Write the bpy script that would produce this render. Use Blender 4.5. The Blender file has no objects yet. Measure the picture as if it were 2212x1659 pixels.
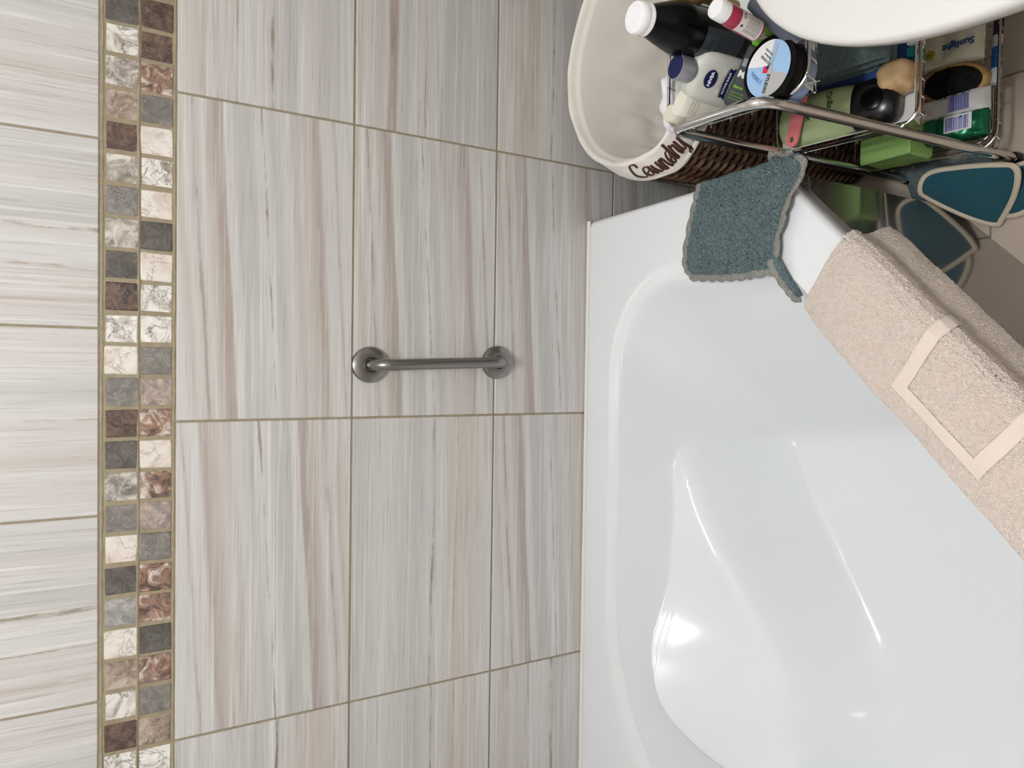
import bpy, math, random
from mathutils import Vector, Matrix, noise
rnd = random.Random(7)
S = bpy.context.scene
COL = S.collection

# ------------------------------------------------------------------ camera
cam_d = bpy.data.cameras.new('camera'); cam = bpy.data.objects.new('camera', cam_d); COL.objects.link(cam)
R_ = [(0.013948, -0.487591, -0.872961), (0.999691, 0.024779, 0.002133), (0.020592, -0.872720, 0.487786)]  # right, up, back
cam.matrix_world = Matrix(((R_[0][0], R_[1][0], R_[2][0], -0.4996), (R_[0][1], R_[1][1], R_[2][1], -1.4359),
                           (R_[0][2], R_[1][2], R_[2][2], 1.571), (0, 0, 0, 1)))
cam_d.sensor_fit = 'HORIZONTAL'; cam_d.sensor_width = 36.0; cam_d.lens = 1520.87 / 2212 * 36.0
cam_d.clip_start = 0.02
S.camera = cam
# ------------------------------------------------------------------ world, lamps, exposure
w = bpy.data.worlds.new('world'); S.world = w; w.use_nodes = True
w.node_tree.nodes['Background'].inputs[0].default_value = (0.9, 0.95, 1.0, 1); w.node_tree.nodes['Background'].inputs[1].default_value = 0.05
def lamp(name, loc, power, radius, color=(0.982, 0.99, 1.0)):
    d = bpy.data.lights.new(name, 'POINT'); d.energy = power; d.shadow_soft_size = radius; d.color = color
    o = bpy.data.objects.new(name, d); o.location = loc; COL.objects.link(o); return o
lamp('ceiling_bulb_light', (-0.62, -1.45, 2.64), 21, 0.045)
lamp('ceiling_bulb_light', (-0.44, -1.45, 2.64), 21, 0.045)
vs = S.view_settings; vs.view_transform = 'Standard'; vs.look = 'None'; vs.gamma = 1.0; vs.use_curve_mapping = False
vs.exposure = 0.49

# ------------------------------------------------------------------ materials
def lin(h):
    if isinstance(h, str):
        h = h.lstrip('#'); c = [int(h[i:i + 2], 16) / 255 for i in (0, 2, 4)]
    else: c = h
    return tuple((x / 12.92 if x <= 0.04045 else ((x + 0.055) / 1.055) ** 2.4) for x in c) + (1.0,)
def newmat(name):
    m = bpy.data.materials.new(name); m.use_nodes = True
    return m, m.node_tree, m.node_tree.nodes, m.node_tree.links, m.node_tree.nodes['Principled BSDF']
def mat(name, col, rough=0.5, metal=0.0, coat=0.0, bump=None, spec=0.5, trans=0.0, sheen=0.0, vary=None, alpha=1.0):
    """bump=(scale, strength, distance, kind); vary=(scale, colour2, amount, detail)"""
    m, nt, N, L, b = newmat(name)
    b.inputs['Base Color'].default_value = lin(col); b.inputs['Roughness'].default_value = rough
    b.inputs['Metallic'].default_value = metal; b.inputs['Coat Weight'].default_value = coat
    b.inputs['Coat Roughness'].default_value = 0.05
    b.inputs['Specular IOR Level'].default_value = spec; b.inputs['Transmission Weight'].default_value = trans
    b.inputs['Sheen Weight'].default_value = sheen
    b.inputs['Alpha'].default_value = alpha
    tc = N.new('ShaderNodeTexCoord')
    if vary:
        nz = N.new('ShaderNodeTexNoise'); nz.inputs['Scale'].default_value = vary[0]; nz.inputs['Detail'].default_value = vary[3] if len(vary) > 3 else 4
        L.new(tc.outputs['Object'], nz.inputs['Vector'])
        r = N.new('ShaderNodeValToRGB'); r.color_ramp.elements[0].position = 0.5 - vary[2] / 2; r.color_ramp.elements[1].position = 0.5 + vary[2] / 2
        r.color_ramp.elements[0].color = lin(col); r.color_ramp.elements[1].color = lin(vary[1])
        L.new(nz.outputs['Fac'], r.inputs['Fac']); L.new(r.outputs['Color'], b.inputs['Base Color'])
    if bump:
        if bump[3] == 'voronoi':
            t = N.new('ShaderNodeTexVoronoi'); t.inputs['Scale'].default_value = bump[0]; out = t.outputs['Distance']
        else:
            t = N.new('ShaderNodeTexNoise'); t.inputs['Scale'].default_value = bump[0]; t.inputs['Detail'].default_value = 3; out = t.outputs['Fac']
        L.new(tc.outputs['Object'], t.inputs['Vector'])
        bp = N.new('ShaderNodeBump'); bp.inputs['Strength'].default_value = bump[1]; bp.inputs['Distance'].default_value = bump[2]
        L.new(out, bp.inputs['Height']); L.new(bp.outputs['Normal'], b.inputs['Normal'])
    return m

def tile_mat(name, stops, slope, veins, rough=0.22):
    """glazed tile: colour bands along local Z (height 0.328), grain along local X"""
    m, nt, N, L, b = newmat(name)
    tc = N.new('ShaderNodeTexCoord'); sp = N.new('ShaderNodeSeparateXYZ'); L.new(tc.outputs['Object'], sp.inputs[0])
    oi = N.new('ShaderNodeObjectInfo')
    def math_(op, a, bb=None, c=None):
        n = N.new('ShaderNodeMath'); n.operation = op
        for i, v in enumerate((a, bb, c)):
            if v is None: continue
            if isinstance(v, (int, float)): n.inputs[i].default_value = v
            else: L.new(v, n.inputs[i])
        return n.outputs[0]
    def noise_(sx, sz, detail=4, rough_=0.55, seed=0.0):
        cx = math_('MULTIPLY', sp.outputs['X'], sx); cz = math_('MULTIPLY', sp.outputs['Z'], sz)
        off = math_('MULTIPLY_ADD', oi.outputs['Random'], 37.0, seed)
        cb = N.new('ShaderNodeCombineXYZ'); L.new(cx, cb.inputs[0]); L.new(off, cb.inputs[1]); L.new(cz, cb.inputs[2])
        n = N.new('ShaderNodeTexNoise'); n.inputs['Scale'].default_value = 1.0; n.inputs['Detail'].default_value = detail; n.inputs['Roughness'].default_value = rough_
        L.new(cb.outputs[0], n.inputs['Vector']); return n.outputs['Fac']
    v = math_('MULTIPLY_ADD', sp.outputs['Z'], -1 / 0.328, 0.5)
    v = math_('MULTIPLY_ADD', sp.outputs['X'], slope, v)
    v = math_('MULTIPLY_ADD', noise_(2.2, 7, 2), 0.035, v)
    v = math_('MULTIPLY_ADD', noise_(10, 90, 5, 0.6, 3.1), 0.022, v)
    v = math_('SUBTRACT', v, 0.028)
    rp = N.new('ShaderNodeValToRGB'); e = rp.color_ramp.elements
    e[0].position, e[0].color = stops[0][0], lin(stops[0][1]); e[1].position, e[1].color = stops[-1][0], lin(stops[-1][1])
    for p, c in stops[1:-1]:
        k = e.new(p); k.color = lin(c)
    L.new(v, rp.inputs['Fac'])
    col = rp.outputs['Color']
    def mix(col, fac, c, amt):
        mx = N.new('ShaderNodeMix'); mx.data_type = 'RGBA'
        f = math_('MULTIPLY', fac, amt); L.new(f, mx.inputs[0]); L.new(col, mx.inputs[6]); mx.inputs[7].default_value = lin(c); return mx.outputs[2]
    def ramp(fac, a, bq):
        n = N.new('ShaderNodeMapRange'); n.inputs[1].default_value = a; n.inputs[2].default_value = bq; L.new(fac, n.inputs[0]); return n.outputs[0]
    col = mix(col, ramp(noise_(2.2, 150, 4, 0.6, 7.7), 0.52, 0.72), 'E6E5E2', 0.55)      # pale streaks
    col = mix(col, ramp(noise_(6, 260, 4, 0.7, 17.7), 0.53, 0.74), '8A8077', 0.55)       # brown hair streaks
    # thin veins at given heights, broken along their length
    for p, wd, c, amt in veins:
        d = math_('ABSOLUTE', math_('SUBTRACT', math_('MULTIPLY_ADD', noise_(45, 260, 4, 0.7, p * 33), 0.016, v), p + 0.008))
        ln = ramp(d, wd, wd * 0.3)
        br = ramp(noise_(7, 30, 4, 0.7, p * 91), 0.44, 0.60)
        col = mix(col, math_('MULTIPLY', ln, br), c, amt)
    # flecks
    col = mix(col, ramp(noise_(500, 700, 2, 0.6, 1.3), 0.70, 0.78), '8A8178', 0.45)
    col = mix(col, ramp(noise_(450, 650, 2, 0.6, 5.3), 0.71, 0.78), 'F4F3F1', 0.6)
    L.new(col, b.inputs['Base Color']); b.inputs['Roughness'].default_value = rough
    bp = N.new('ShaderNodeBump'); bp.inputs['Strength'].default_value = 0.25; bp.inputs['Distance'].default_value = 0.0006
    L.new(noise_(120, 160, 2, 0.5, 2.2), bp.inputs['Height']); L.new(bp.outputs['Normal'], b.inputs['Normal'])
    return m
LT, GR, BR, LB, WB = 'C8C6C3', 'BAB8B5', 'AEA49D', 'BCB5AF', 'C3BEBA'
STA = [(0, LT), (0.05, LB), (0.08, LT), (0.12, LB), (0.16, LT), (0.19, LB), (0.235, BR), (0.27, 'A89E95'), (0.285, LT), (0.32, LT), (0.34, GR), (0.43, GR), (0.46, LT), (0.52, LT), (0.55, GR),
       (0.62, LT), (0.65, WB), (0.67, LB), (0.71, WB), (0.75, LB), (0.82, BR), (0.845, LT), (0.90, LT), (0.925, LB), (0.94, LT), (1, LT)]
T_A = tile_mat('glazed_tile_banded', STA, 0.17, [(0.12, 0.012, '9A8C82', 0.7), (0.50, 0.008, '8A7B70', 0.8), (0.24, 0.02, 'A1948C', 0.6), (0.80, 0.012, 'A39288', 0.6), (0.92, 0.006, '9C8F86', 0.6)])
STB = [(0, LT), (0.08, WB), (0.13, LB), (0.17, LT), (0.2, WB), (0.30, WB), (0.33, LT), (0.45, LT), (0.50, WB), (0.54, GR), (0.62, GR), (0.70, LT), (0.78, WB), (0.84, GR), (1, LT)]
T_B = tile_mat('glazed_tile_cracked', STB, 0.03, [(0.13, 0.012, 'A79A8C', 0.6), (0.20, 0.008, 'A79A8C', 0.5), (0.31, 0.010, '9B8B7B', 0.85), (0.505, 0.016, '8C8473', 0.9), (0.90, 0.006, 'A59B92', 0.5)])
STC = [(0, GR), (0.2, LT), (0.45, GR), (0.52, LT), (0.56, GR), (0.60, LT), (0.66, WB), (0.69, 'C0B8B0'), (0.84, 'C3BBB3'), (0.88, WB), (1, LT)]
T_C = tile_mat('glazed_tile_rosy', STC, -0.04, [(0.55, 0.010, '85796C', 0.95), (0.72, 0.007, 'A08F88', 0.7), (0.80, 0.006, 'A4948C', 0.6), (0.10, 0.006, 'A9A097', 0.5)])
STD = [(0, LT), (0.03, 'BDB7B2'), (0.06, LT), (0.16, LB), (0.20, LT), (0.215, 'B3A79B'), (0.26, 'A4978B'), (0.285, LT), (0.34, GR), (0.38, LT), (0.46, WB), (0.52, LT), (0.62, GR), (0.85, 'BEBDBA'), (1, GR)]
T_D = tile_mat('glazed_tile_streaked', STD, -0.02, [(0.235, 0.02, '8E8072', 0.7), (0.42, 0.006, '9A8E84', 0.7), (0.47, 0.006, '8C7F74', 0.8), (0.10, 0.008, 'A0968C', 0.6)])
STU = [(0, LT), (0.12, WB), (0.25, LT), (0.36, GR), (0.45, LT), (0.55, WB), (0.62, LT), (0.72, LB), (0.77, LT), (0.88, WB), (1, LT)]
T_U = tile_mat('glazed_tile_pale', STU, 0.06, [(0.50, 0.012, 'A19684', 0.9), (0.70, 0.008, 'A89A90', 0.6), (0.84, 0.007, 'A79C92', 0.5)])

GROUT = mat('sand_grout', '9F937B', 0.9, bump=(350, 0.6, 0.002, 'noise'), vary=(60, '8B7F68', 0.5))
def mosaic_mat(name, c1, c2, c3, vein, vamt, sc=38):
    m, nt, N, L, b = newmat(name)
    tc = N.new('ShaderNodeTexCoord'); oi = N.new('ShaderNodeObjectInfo')
    vm = N.new('ShaderNodeVectorMath'); vm.operation = 'SCALE'
    cb = N.new('ShaderNodeCombineXYZ'); L.new(oi.outputs['Random'], cb.inputs[0]); L.new(oi.outputs['Random'], cb.inputs[2])
    L.new(cb.outputs[0], vm.inputs[0]); vm.inputs['Scale'].default_value = 9.0
    ad = N.new('ShaderNodeVectorMath'); L.new(tc.outputs['Object'], ad.inputs[0]); L.new(vm.outputs[0], ad.inputs[1])
    n1 = N.new('ShaderNodeTexNoise'); n1.inputs['Scale'].default_value = sc; n1.inputs['Detail'].default_value = 6; n1.inputs['Roughness'].default_value = 0.65; n1.inputs['Distortion'].default_value = 1.2
    L.new(ad.outputs[0], n1.inputs['Vector'])
    r = N.new('ShaderNodeValToRGB'); e = r.color_ramp.elements; e[0].position, e[0].color = 0.36, lin(c1); e[1].position, e[1].color = 0.64, lin(c3)
    k = e.new(0.5); k.color = lin(c2); L.new(n1.outputs['Fac'], r.inputs['Fac'])
    n2 = N.new('ShaderNodeTexNoise'); n2.inputs['Scale'].default_value = sc * 1.1; n2.inputs['Detail'].default_value = 9; n2.inputs['Roughness'].default_value = 0.62; n2.inputs['Distortion'].default_value = 0.7
    ad2 = N.new('ShaderNodeVectorMath'); L.new(ad.outputs[0], ad2.inputs[0]); ad2.inputs[1].default_value = (4, 2, 7); L.new(ad2.outputs[0], n2.inputs['Vector'])
    s = N.new('ShaderNodeMath'); s.operation = 'SUBTRACT'; L.new(n2.outputs['Fac'], s.inputs[0]); s.inputs[1].default_value = 0.5
    a = N.new('ShaderNodeMath'); a.operation = 'ABSOLUTE'; L.new(s.outputs[0], a.inputs[0])
    mr = N.new('ShaderNodeMapRange'); mr.inputs[1].default_value = 0.020; mr.inputs[2].default_value = 0.0; mr.inputs[4].default_value = vamt; L.new(a.outputs[0], mr.inputs[0])
    mx = N.new('ShaderNodeMix'); mx.data_type = 'RGBA'; L.new(mr.outputs[0], mx.inputs[0]); L.new(r.outputs['Color'], mx.inputs[6]); mx.inputs[7].default_value = lin(vein)
    n3 = N.new('ShaderNodeTexNoise'); n3.inputs['Scale'].default_value = 600; n3.inputs['Detail'].default_value = 2; L.new(ad.outputs[0], n3.inputs['Vector'])
    mx2 = N.new('ShaderNodeMix'); mx2.data_type = 'RGBA'; mx2.blend_type = 'OVERLAY'; mx2.inputs[0].default_value = 0.45; L.new(mx.outputs[2], mx2.inputs[6]); L.new(n3.outputs['Fac'], mx2.inputs[7])
    hs = N.new('ShaderNodeHueSaturation'); hs.inputs['Saturation'].default_value = 0.95; L.new(mx2.outputs[2], hs.inputs['Color'])
    L.new(hs.outputs[0], b.inputs['Base Color']); b.inputs['Roughness'].default_value = 0.55
    bp = N.new('ShaderNodeBump'); bp.inputs['Strength'].default_value = 0.5; bp.inputs['Distance'].default_value = 0.0012
    L.new(n1.outputs['Fac'], bp.inputs['Height']); L.new(bp.outputs['Normal'], b.inputs['Normal'])
    return m
MOS = {
    'D': mosaic_mat('dark_slate_mosaic', '4A453F', '57524C', '645E57', '8E8C88', 0.35, 30),
    'G': mosaic_mat('grey_slate_mosaic', '67635D', '757069', '89827A', 'A9A7A3', 0.45, 34),
    'L': mosaic_mat('light_grey_mosaic', '7C7A78', '918E8A', 'ABA59E', 'D3D1CE', 0.55, 40),
    'B': mosaic_mat('dark_brown_mosaic', '3D2F27', '56443A', '715847', '9A9693', 0.30, 40),
    'W': mosaic_mat('white_veined_mosaic', '9C8E80', 'DAD5CD', 'EDEAE5', '4E4A48', 0.85, 22),
    'C': mosaic_mat('cream_mosaic', 'CDBFB0', 'DBD2C8', 'E6E0D8', '7F6D5E', 0.6, 18),
    'M': mosaic_mat('mixed_beige_mosaic', '6B645D', 'A3998E', 'DAD4CB', 'DEDEDC', 0.5, 24),
    'R': mosaic_mat('rust_mosaic', '4C3A31', '94705A', 'D2C9C0', '69707A', 0.8, 34),
    'T': mosaic_mat('taupe_mosaic', '5F554D', '94806F', 'B5A698', 'CFCDCA', 0.4, 22),
    'P': mosaic_mat('pink_grey_mosaic', '747170', 'A08F84', 'C0AB9D', '5F656D', 0.7, 30)}
ACRYL = mat('white_acrylic', 'EBEEF1', 0.10, coat=0.3, spec=0.5)
CERAM = mat('white_ceramic', 'DFDEDA', 0.08, coat=0.5)
SILI = mat('white_sealant', 'E3E2DA', 0.5)
APRON = mat('polished_taupe_panel', '5A5551', 0.10, spec=0.8, coat=0.6, vary=(5, '645E59', 0.6))
CHROME = mat('chrome', 'D8D6D4', 0.09, 1.0)
BRUSHED = mat('brushed_steel', '8F8D8A', 0.27, 1.0, bump=(260, 0.12, 0.0006, 'noise'))
BLACKP = mat('black_plastic', '0B0B0D', 0.28)
BLACKG = mat('black_gloss_plastic', '050506', 0.25, spec=0.18)
WHITEP = mat('white_plastic', 'EFEEF0', 0.3)
PAINT = mat('wall_paint', 'BFBBB5', 0.6)
CEIL = mat('ceiling_paint', 'E6E5E2', 0.9)
FLOORM = mat('floor_tile_beige', 'CBBDAE', 0.25, vary=(7, 'BFB0A0', 0.6), bump=(120, 0.15, 0.001, 'noise'))
WICK = mat('dark_wicker', '3A2419', 0.55, vary=(45, '5A4030', 0.5), bump=(300, 0.4, 0.001, 'noise'))
WICKB = mat('wicker_backing', '1D120D', 0.9)
LINEN = mat('cream_cotton', 'EFEAE2', 0.95, sheen=0.2, bump=(1200, 0.35, 0.0008, 'noise'))
BROWNTH = mat('brown_thread', '4E2A20', 0.8, bump=(900, 0.6, 0.001, 'noise'))
TERRY = mat('beige_terry', 'F7E8DC', 1.0, sheen=0.3, bump=(520, 0.9, 0.003, 'voronoi'), vary=(160, 'E8D6C8', 0.5))
BANDM = mat('beige_woven_band', 'E0D2C6', 0.8, sheen=0.2, bump=(700, 0.3, 0.0008, 'noise'))
KNIT = mat('teal_knit', '566F77', 1.0, sheen=0.15, bump=(330, 1.0, 0.007, 'voronoi'), vary=(210, '728C8E', 0.4))
CROCH = mat('grey_crochet', 'A9A9A2', 1.0, bump=(500, 1.0, 0.004, 'voronoi'))
def simple(name, c, r=0.45, **k): return mat(name, c, r, **k)

# ------------------------------------------------------------------ mesh building
class MB:
    def __init__(s): s.v = []; s.f = []
    def add(s, vs, fs):
        o = len(s.v); s.v += [tuple(p) for p in vs]; s.f += [tuple(i + o for i in f) for f in fs]; return s
    def box(s, c, d, ch=0.001, M=None):
        """chamfered box: centre, full size, chamfer"""
        hx, hy, hz = d[0] / 2, d[1] / 2, d[2] / 2; vs = []; idx = {}
        for sx in (-1, 1):
            for sy in (-1, 1):
                for sz in (-1, 1):
                    for a in range(3):
                        p = [sx * (hx - ch), sy * (hy - ch), sz * (hz - ch)]; p[a] = (sx * hx, sy * hy, sz * hz)[a]
                        idx[(sx, sy, sz, a)] = len(vs); vs.append(Vector(p))
        fs = []
        for a in range(3):
            b_, c_ = [(1, 2), (0, 2), (0, 1)][a]
            for sg in (-1, 1):
                q = []
                for u, v in ((-1, -1), (1, -1), (1, 1), (-1, 1)):
                    k = [0, 0, 0]; k[a] = sg; k[b_] = u; k[c_] = v; q.append(idx[(*k, a)])
                fs.append(q)
            for u in (-1, 1):
                for v in (-1, 1):
                    k1 = [0, 0, 0]; k2 = [0, 0, 0]
                    k1[b_] = k2[b_] = u; k1[c_] = k2[c_] = v; k1[a] = -1; k2[a] = 1
                    fs.append([idx[(*k1, b_)], idx[(*k2, b_)], idx[(*k2, c_)], idx[(*k1, c_)]])
        for sx in (-1, 1):
            for sy in (-1, 1):
                for sz in (-1, 1): fs.append([idx[(sx, sy, sz, a)] for a in range(3)])
        # orient outwards
        out = []
        for f in fs:
            ce = sum((vs[i] for i in f), Vector()) / len(f); n = (vs[f[1]] - vs[f[0]]).cross(vs[f[2]] - vs[f[0]])
            out.append(f if n.dot(ce) > 0 else f[::-1])
        M = M or Matrix.Identity(4); c = Vector(c)
        return s.add([c + (M.to_3x3() @ p) for p in vs], out)
    def tube(s, pts, r, n=8, closed=False, caps=True, flat=1.0):
        pts = [Vector(p) for p in pts]; m = len(pts); rings = []
        up = None
        for i in range(m):
            if closed: t = pts[(i + 1) % m] - pts[i - 1]
            else: t = pts[min(i + 1, m - 1)] - pts[max(i - 1, 0)]
            t.normalize()
            if up is None:
                up = Vector((0, 0, 1)) if abs(t.z) < 0.9 else Vector((1, 0, 0))
            side = t.cross(up)
            if side.length < 1e-5: side = t.orthogonal()
            side.normalize(); u2 = side.cross(t).normalized(); up = u2
            rr = r[i] if isinstance(r, (list, tuple)) else r
            rings.append([pts[i] + side * (math.cos(k * 2 * math.pi / n) * rr) + u2 * (math.sin(k * 2 * math.pi / n) * rr * flat) for k in range(n)])
        vs = [p for rg in rings for p in rg]; fs = []
        for i in range(m if closed else m - 1):
            for k in range(n):
                a = i * n + k; b_ = i * n + (k + 1) % n; j = (i + 1) % m
                fs.append((a, b_, j * n + (k + 1) % n, j * n + k))
        if caps and not closed:
            fs.append(tuple(range(n))[::-1]); fs.append(tuple((m - 1) * n + k for k in range(n)))
        return s.add(vs, fs)
    def lathe(s, prof, base, axis=(0, 0, 1), n=40, sx=1.0, sy=1.0, xdir=None, power=2.0, cap0=True, cap1=True):
        """profile [(r, h)] swept around axis from base"""
        a = Vector(axis).normalized(); x = Vector(xdir) if xdir else (Vector((1, 0, 0)) if abs(a.x) < 0.9 else Vector((0, 1, 0)))
        x = (x - a * x.dot(a)).normalized(); y = a.cross(x); base = Vector(base); vs = []; fs = []
        for r, h in prof:
            for k in range(n):
                t = 2 * math.pi * k / n; c, sn = math.cos(t), math.sin(t)
                cc = math.copysign(abs(c) ** (2 / power), c); ss = math.copysign(abs(sn) ** (2 / power), sn)
                vs.append(base + a * h + x * (r * sx * cc) + y * (r * sy * ss))
        m = len(prof)
        for i in range(m - 1):
            for k in range(n):
                fs.append((i * n + k, i * n + (k + 1) % n, (i + 1) * n + (k + 1) % n, (i + 1) * n + k))
        if cap0: fs.append(tuple(range(n))[::-1])
        if cap1: fs.append(tuple((m - 1) * n + k for k in range(n)))
        return s.add(vs, fs)
    def grid(s, fn, nu, nv, closed_u=False):
        vs = [fn(i / (nu if closed_u else nu - 1), j / (nv - 1)) for j in range(nv) for i in range(nu)]; fs = []
        for j in range(nv - 1):
            for i in range(nu if closed_u else nu - 1):
                i2 = (i + 1) % nu
                fs.append((j * nu + i, j * nu + i2, (j + 1) * nu + i2, (j + 1) * nu + i))
        return s.add(vs, fs)
    def build(s, name, m, parent=None, smooth=True, sharp=35, loc=None, mods=None):
        me = bpy.data.meshes.new(name); o = bpy.data.objects.new(name, me); COL.objects.link(o)
        off = Vector((0, 0, 0))
        if parent: o.parent = parent; off = wloc(parent)
        if loc is not None: o.location = loc; off = off + Vector(loc)
        me.from_pydata([tuple(Vector(p) - off) for p in s.v], [], s.f)
        me.materials.append(m)
        if smooth:
            me.polygons.foreach_set('use_smooth', [True] * len(me.polygons)); me.set_sharp_from_angle(angle=math.radians(sharp))
        me.update(); return o
def wloc(o):
    p = Vector((0, 0, 0))
    while o: p = p + Vector(o.location); o = o.parent
    return p
def tag(o, label, cat, group=None):
    o['label'] = label; o['category'] = cat
    if group: o['group'] = group
    return o
def thing(name, label, cat, loc, group=None):
    o = bpy.data.objects.new(name, None); o.empty_display_size = 0.02; COL.objects.link(o); o.location = loc; return tag(o, label, cat, group)
def struct(o): o['kind'] = 'structure'; return o
def catmull(P, n=6, closed=False):
    P = [Vector(p) for p in P]; out = []; m = len(P)
    for i in range(m if closed else m - 1):
        p0 = P[(i - 1) % m] if closed or i > 0 else P[0] * 2 - P[1]
        p1 = P[i]; p2 = P[(i + 1) % m]
        p3 = P[(i + 2) % m] if closed or i + 2 < m else P[-1] * 2 - P[-2]
        for k in range(n):
            t = k / n
            out.append(0.5 * ((2 * p1) + (p2 - p0) * t + (2 * p0 - 5 * p1 + 4 * p2 - p3) * t * t + (3 * p1 - p0 - 3 * p2 + p3) * t ** 3))
    if not closed: out.append(P[-1])
    return out
def sstep(a, b, x):
    t = max(0.0, min(1.0, (x - a) / (b - a))); return t * t * (3 - 2 * t)
def interp(tab, x):
    for (a, va), (b, vb) in zip(tab, tab[1:]):
        if x <= b:
            t = (x - a) / (b - a) if b > a else 0
            return va + (vb - va) * max(0, t)
    return tab[-1][1]
_txt = {}
def text2d(body, size, bold=0.0, spacing=1.0):
    k = (body, size, bold, spacing)
    if k in _txt: return _txt[k]
    c = bpy.data.curves.new('lettering', 'FONT'); c.body = body; c.size = size; c.align_x = 'CENTER'; c.align_y = 'CENTER'; c.offset = bold; c.space_character = spacing; c.resolution_u = 3
    o = bpy.data.objects.new('lettering', c); COL.objects.link(o); bpy.context.view_layer.update()
    me = o.evaluated_get(bpy.context.evaluated_depsgraph_get()).to_mesh()
    r = ([(p.co.x, p.co.y) for p in me.vertices], [tuple(q.vertices) for q in me.polygons])
    bpy.data.objects.remove(o); bpy.data.curves.remove(c); _txt[k] = r; return r
def text(body, size, m, parent, fmap, bold=0.0, name='lettering', spacing=1.0, sx=1.0):
    v, f = text2d(body, size, bold, spacing)
    mb = MB(); mb.add([fmap(a * sx, b) for a, b in v], f); return mb.build(name, m, parent, smooth=False)
def plane_map(o, u, v, lift=0.0006):
    o, u, v = Vector(o), Vector(u).normalized(), Vector(v); v = (v - u * v.dot(u)).normalized(); n = u.cross(v)
    return lambda a, b: o + u * a + v * b + n * lift
def quad_patch(fm, pts): return MB().add([fm(a, b) for a, b in pts], [tuple(range(len(pts)))])

# ------------------------------------------------------------------ room shell
ZM0, ZM1, P = 1.480, 1.600, 0.3322
XL, XR, YF, ZC = -1.633, 0.50, -2.40, 2.75
wb = struct(MB().box(((XL + XR) / 2, 0.052, 1.37), (XR - XL + 0.2, 0.10, 2.8), 0.001).build('wall_back', GROUT, loc=((XL + XR) / 2, 0.052, 1.37)))
for nm, c, d, m in (('wall_left', (XL - 0.05, YF / 2, 1.37), (0.1, -YF + 0.01, 2.8), PAINT), ('wall_right', (XR + 0.05, YF / 2, 1.37), (0.1, -YF + 0.01, 2.8), PAINT),
                    ('wall_front', ((XL + XR) / 2, YF - 0.05, 1.37), (XR - XL + 0.2, 0.1, 2.8), PAINT), ('ceiling', ((XL + XR) / 2, YF / 2, ZC + 0.05), (XR - XL + 0.2, -YF + 0.2, 0.1), CEIL)):
    struct(MB().box(c, d, 0.001).build(nm, m, loc=c))
fl = struct(MB().box(((XL + XR) / 2, YF / 2, -0.055), (XR - XL + 0.2, -YF + 0.2, 0.10), 0.001).build('floor', GROUT, loc=((XL + XR) / 2, YF / 2, -0.055)))
# big tiles as parts of the back wall; local X = grain
tile_mesh = {}
def tile(parent, c, sx, sz, m, roty=0.0, th=0.012, name='tile', ch=0.0014, axis='y', jig=0.0004):
    k = (round(sx, 4), round(sz, 4), m.name, th, axis)
    if k not in tile_mesh:
        mb = MB(); d = (sx, th, sz) if axis == 'y' else (sx, sz, th); mb.box((0, 0, 0), d, ch)
        me = bpy.data.meshes.new(name); me.from_pydata([tuple(p) for p in mb.v], [], mb.f); me.materials.append(m); tile_mesh[k] = me
    o = bpy.data.objects.new(name, tile_mesh[k]); COL.objects.link(o); o.parent = parent
    o.location = Vector(c) - wloc(parent) + Vector((0, rnd.uniform(-jig, jig), 0)); o.rotation_euler = (0, roty, 0); return o
G = 0.0042
prints = {(0, 0): (T_B, 0), (0, 1): (T_A, 0), (0, 2): (T_A, math.pi), (0, 3): (T_C, 0),
          (1, 0): (T_D, 0), (1, 1): (T_A, 0), (1, 2): (T_C, 0), (1, 3): (T_C, 0),
          (2, 0): (T_C, math.pi), (2, 1): (T_A, 0), (2, 2): (T_A, 0), (2, 3): (T_B, 0),
          (3, 0): (T_D, 0), (3, 1): (T_A, 0), (3, 2): (T_B, 0), (3, 3): (T_A, 0)}
xj = [0.60, 0.0, -0.6045, -1.201, -1.80]
for r in range(5):
    z1 = ZM0 - r * P; z0 = max(0.0, ZM0 - (r + 1) * P)
    for c in range(4):
        x1, x0 = min(xj[c], XR), max(xj[c + 1], XL)
        m, ro = prints.get((r, c), (T_B, 0))
        tile(wb, ((x0 + x1) / 2, 0.0055, (z0 + z1) / 2), x1 - x0 - G, z1 - z0 - G, m, ro)
# the course above the mosaic: upright tiles
k = 0
for i in range(-2, 6):
    x1 = min(-0.1054 - (i - 0) * 0.3318, XR); x0 = max(-0.1054 - (i + 1) * 0.3318, XL)
    if x1 - x0 < 0.02: continue
    for z0, z1 in ((ZM1, ZM1 + 0.6), (ZM1 + 0.6, ZC - 0.005)):
        tile(wb, ((x0 + x1) / 2, 0.0055, (z0 + z1) / 2), z1 - z0 - G, x1 - x0 - G, [T_U, T_B][(i + 3) % 2], math.pi / 2 if i % 2 else -math.pi / 2); k += 1
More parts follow.
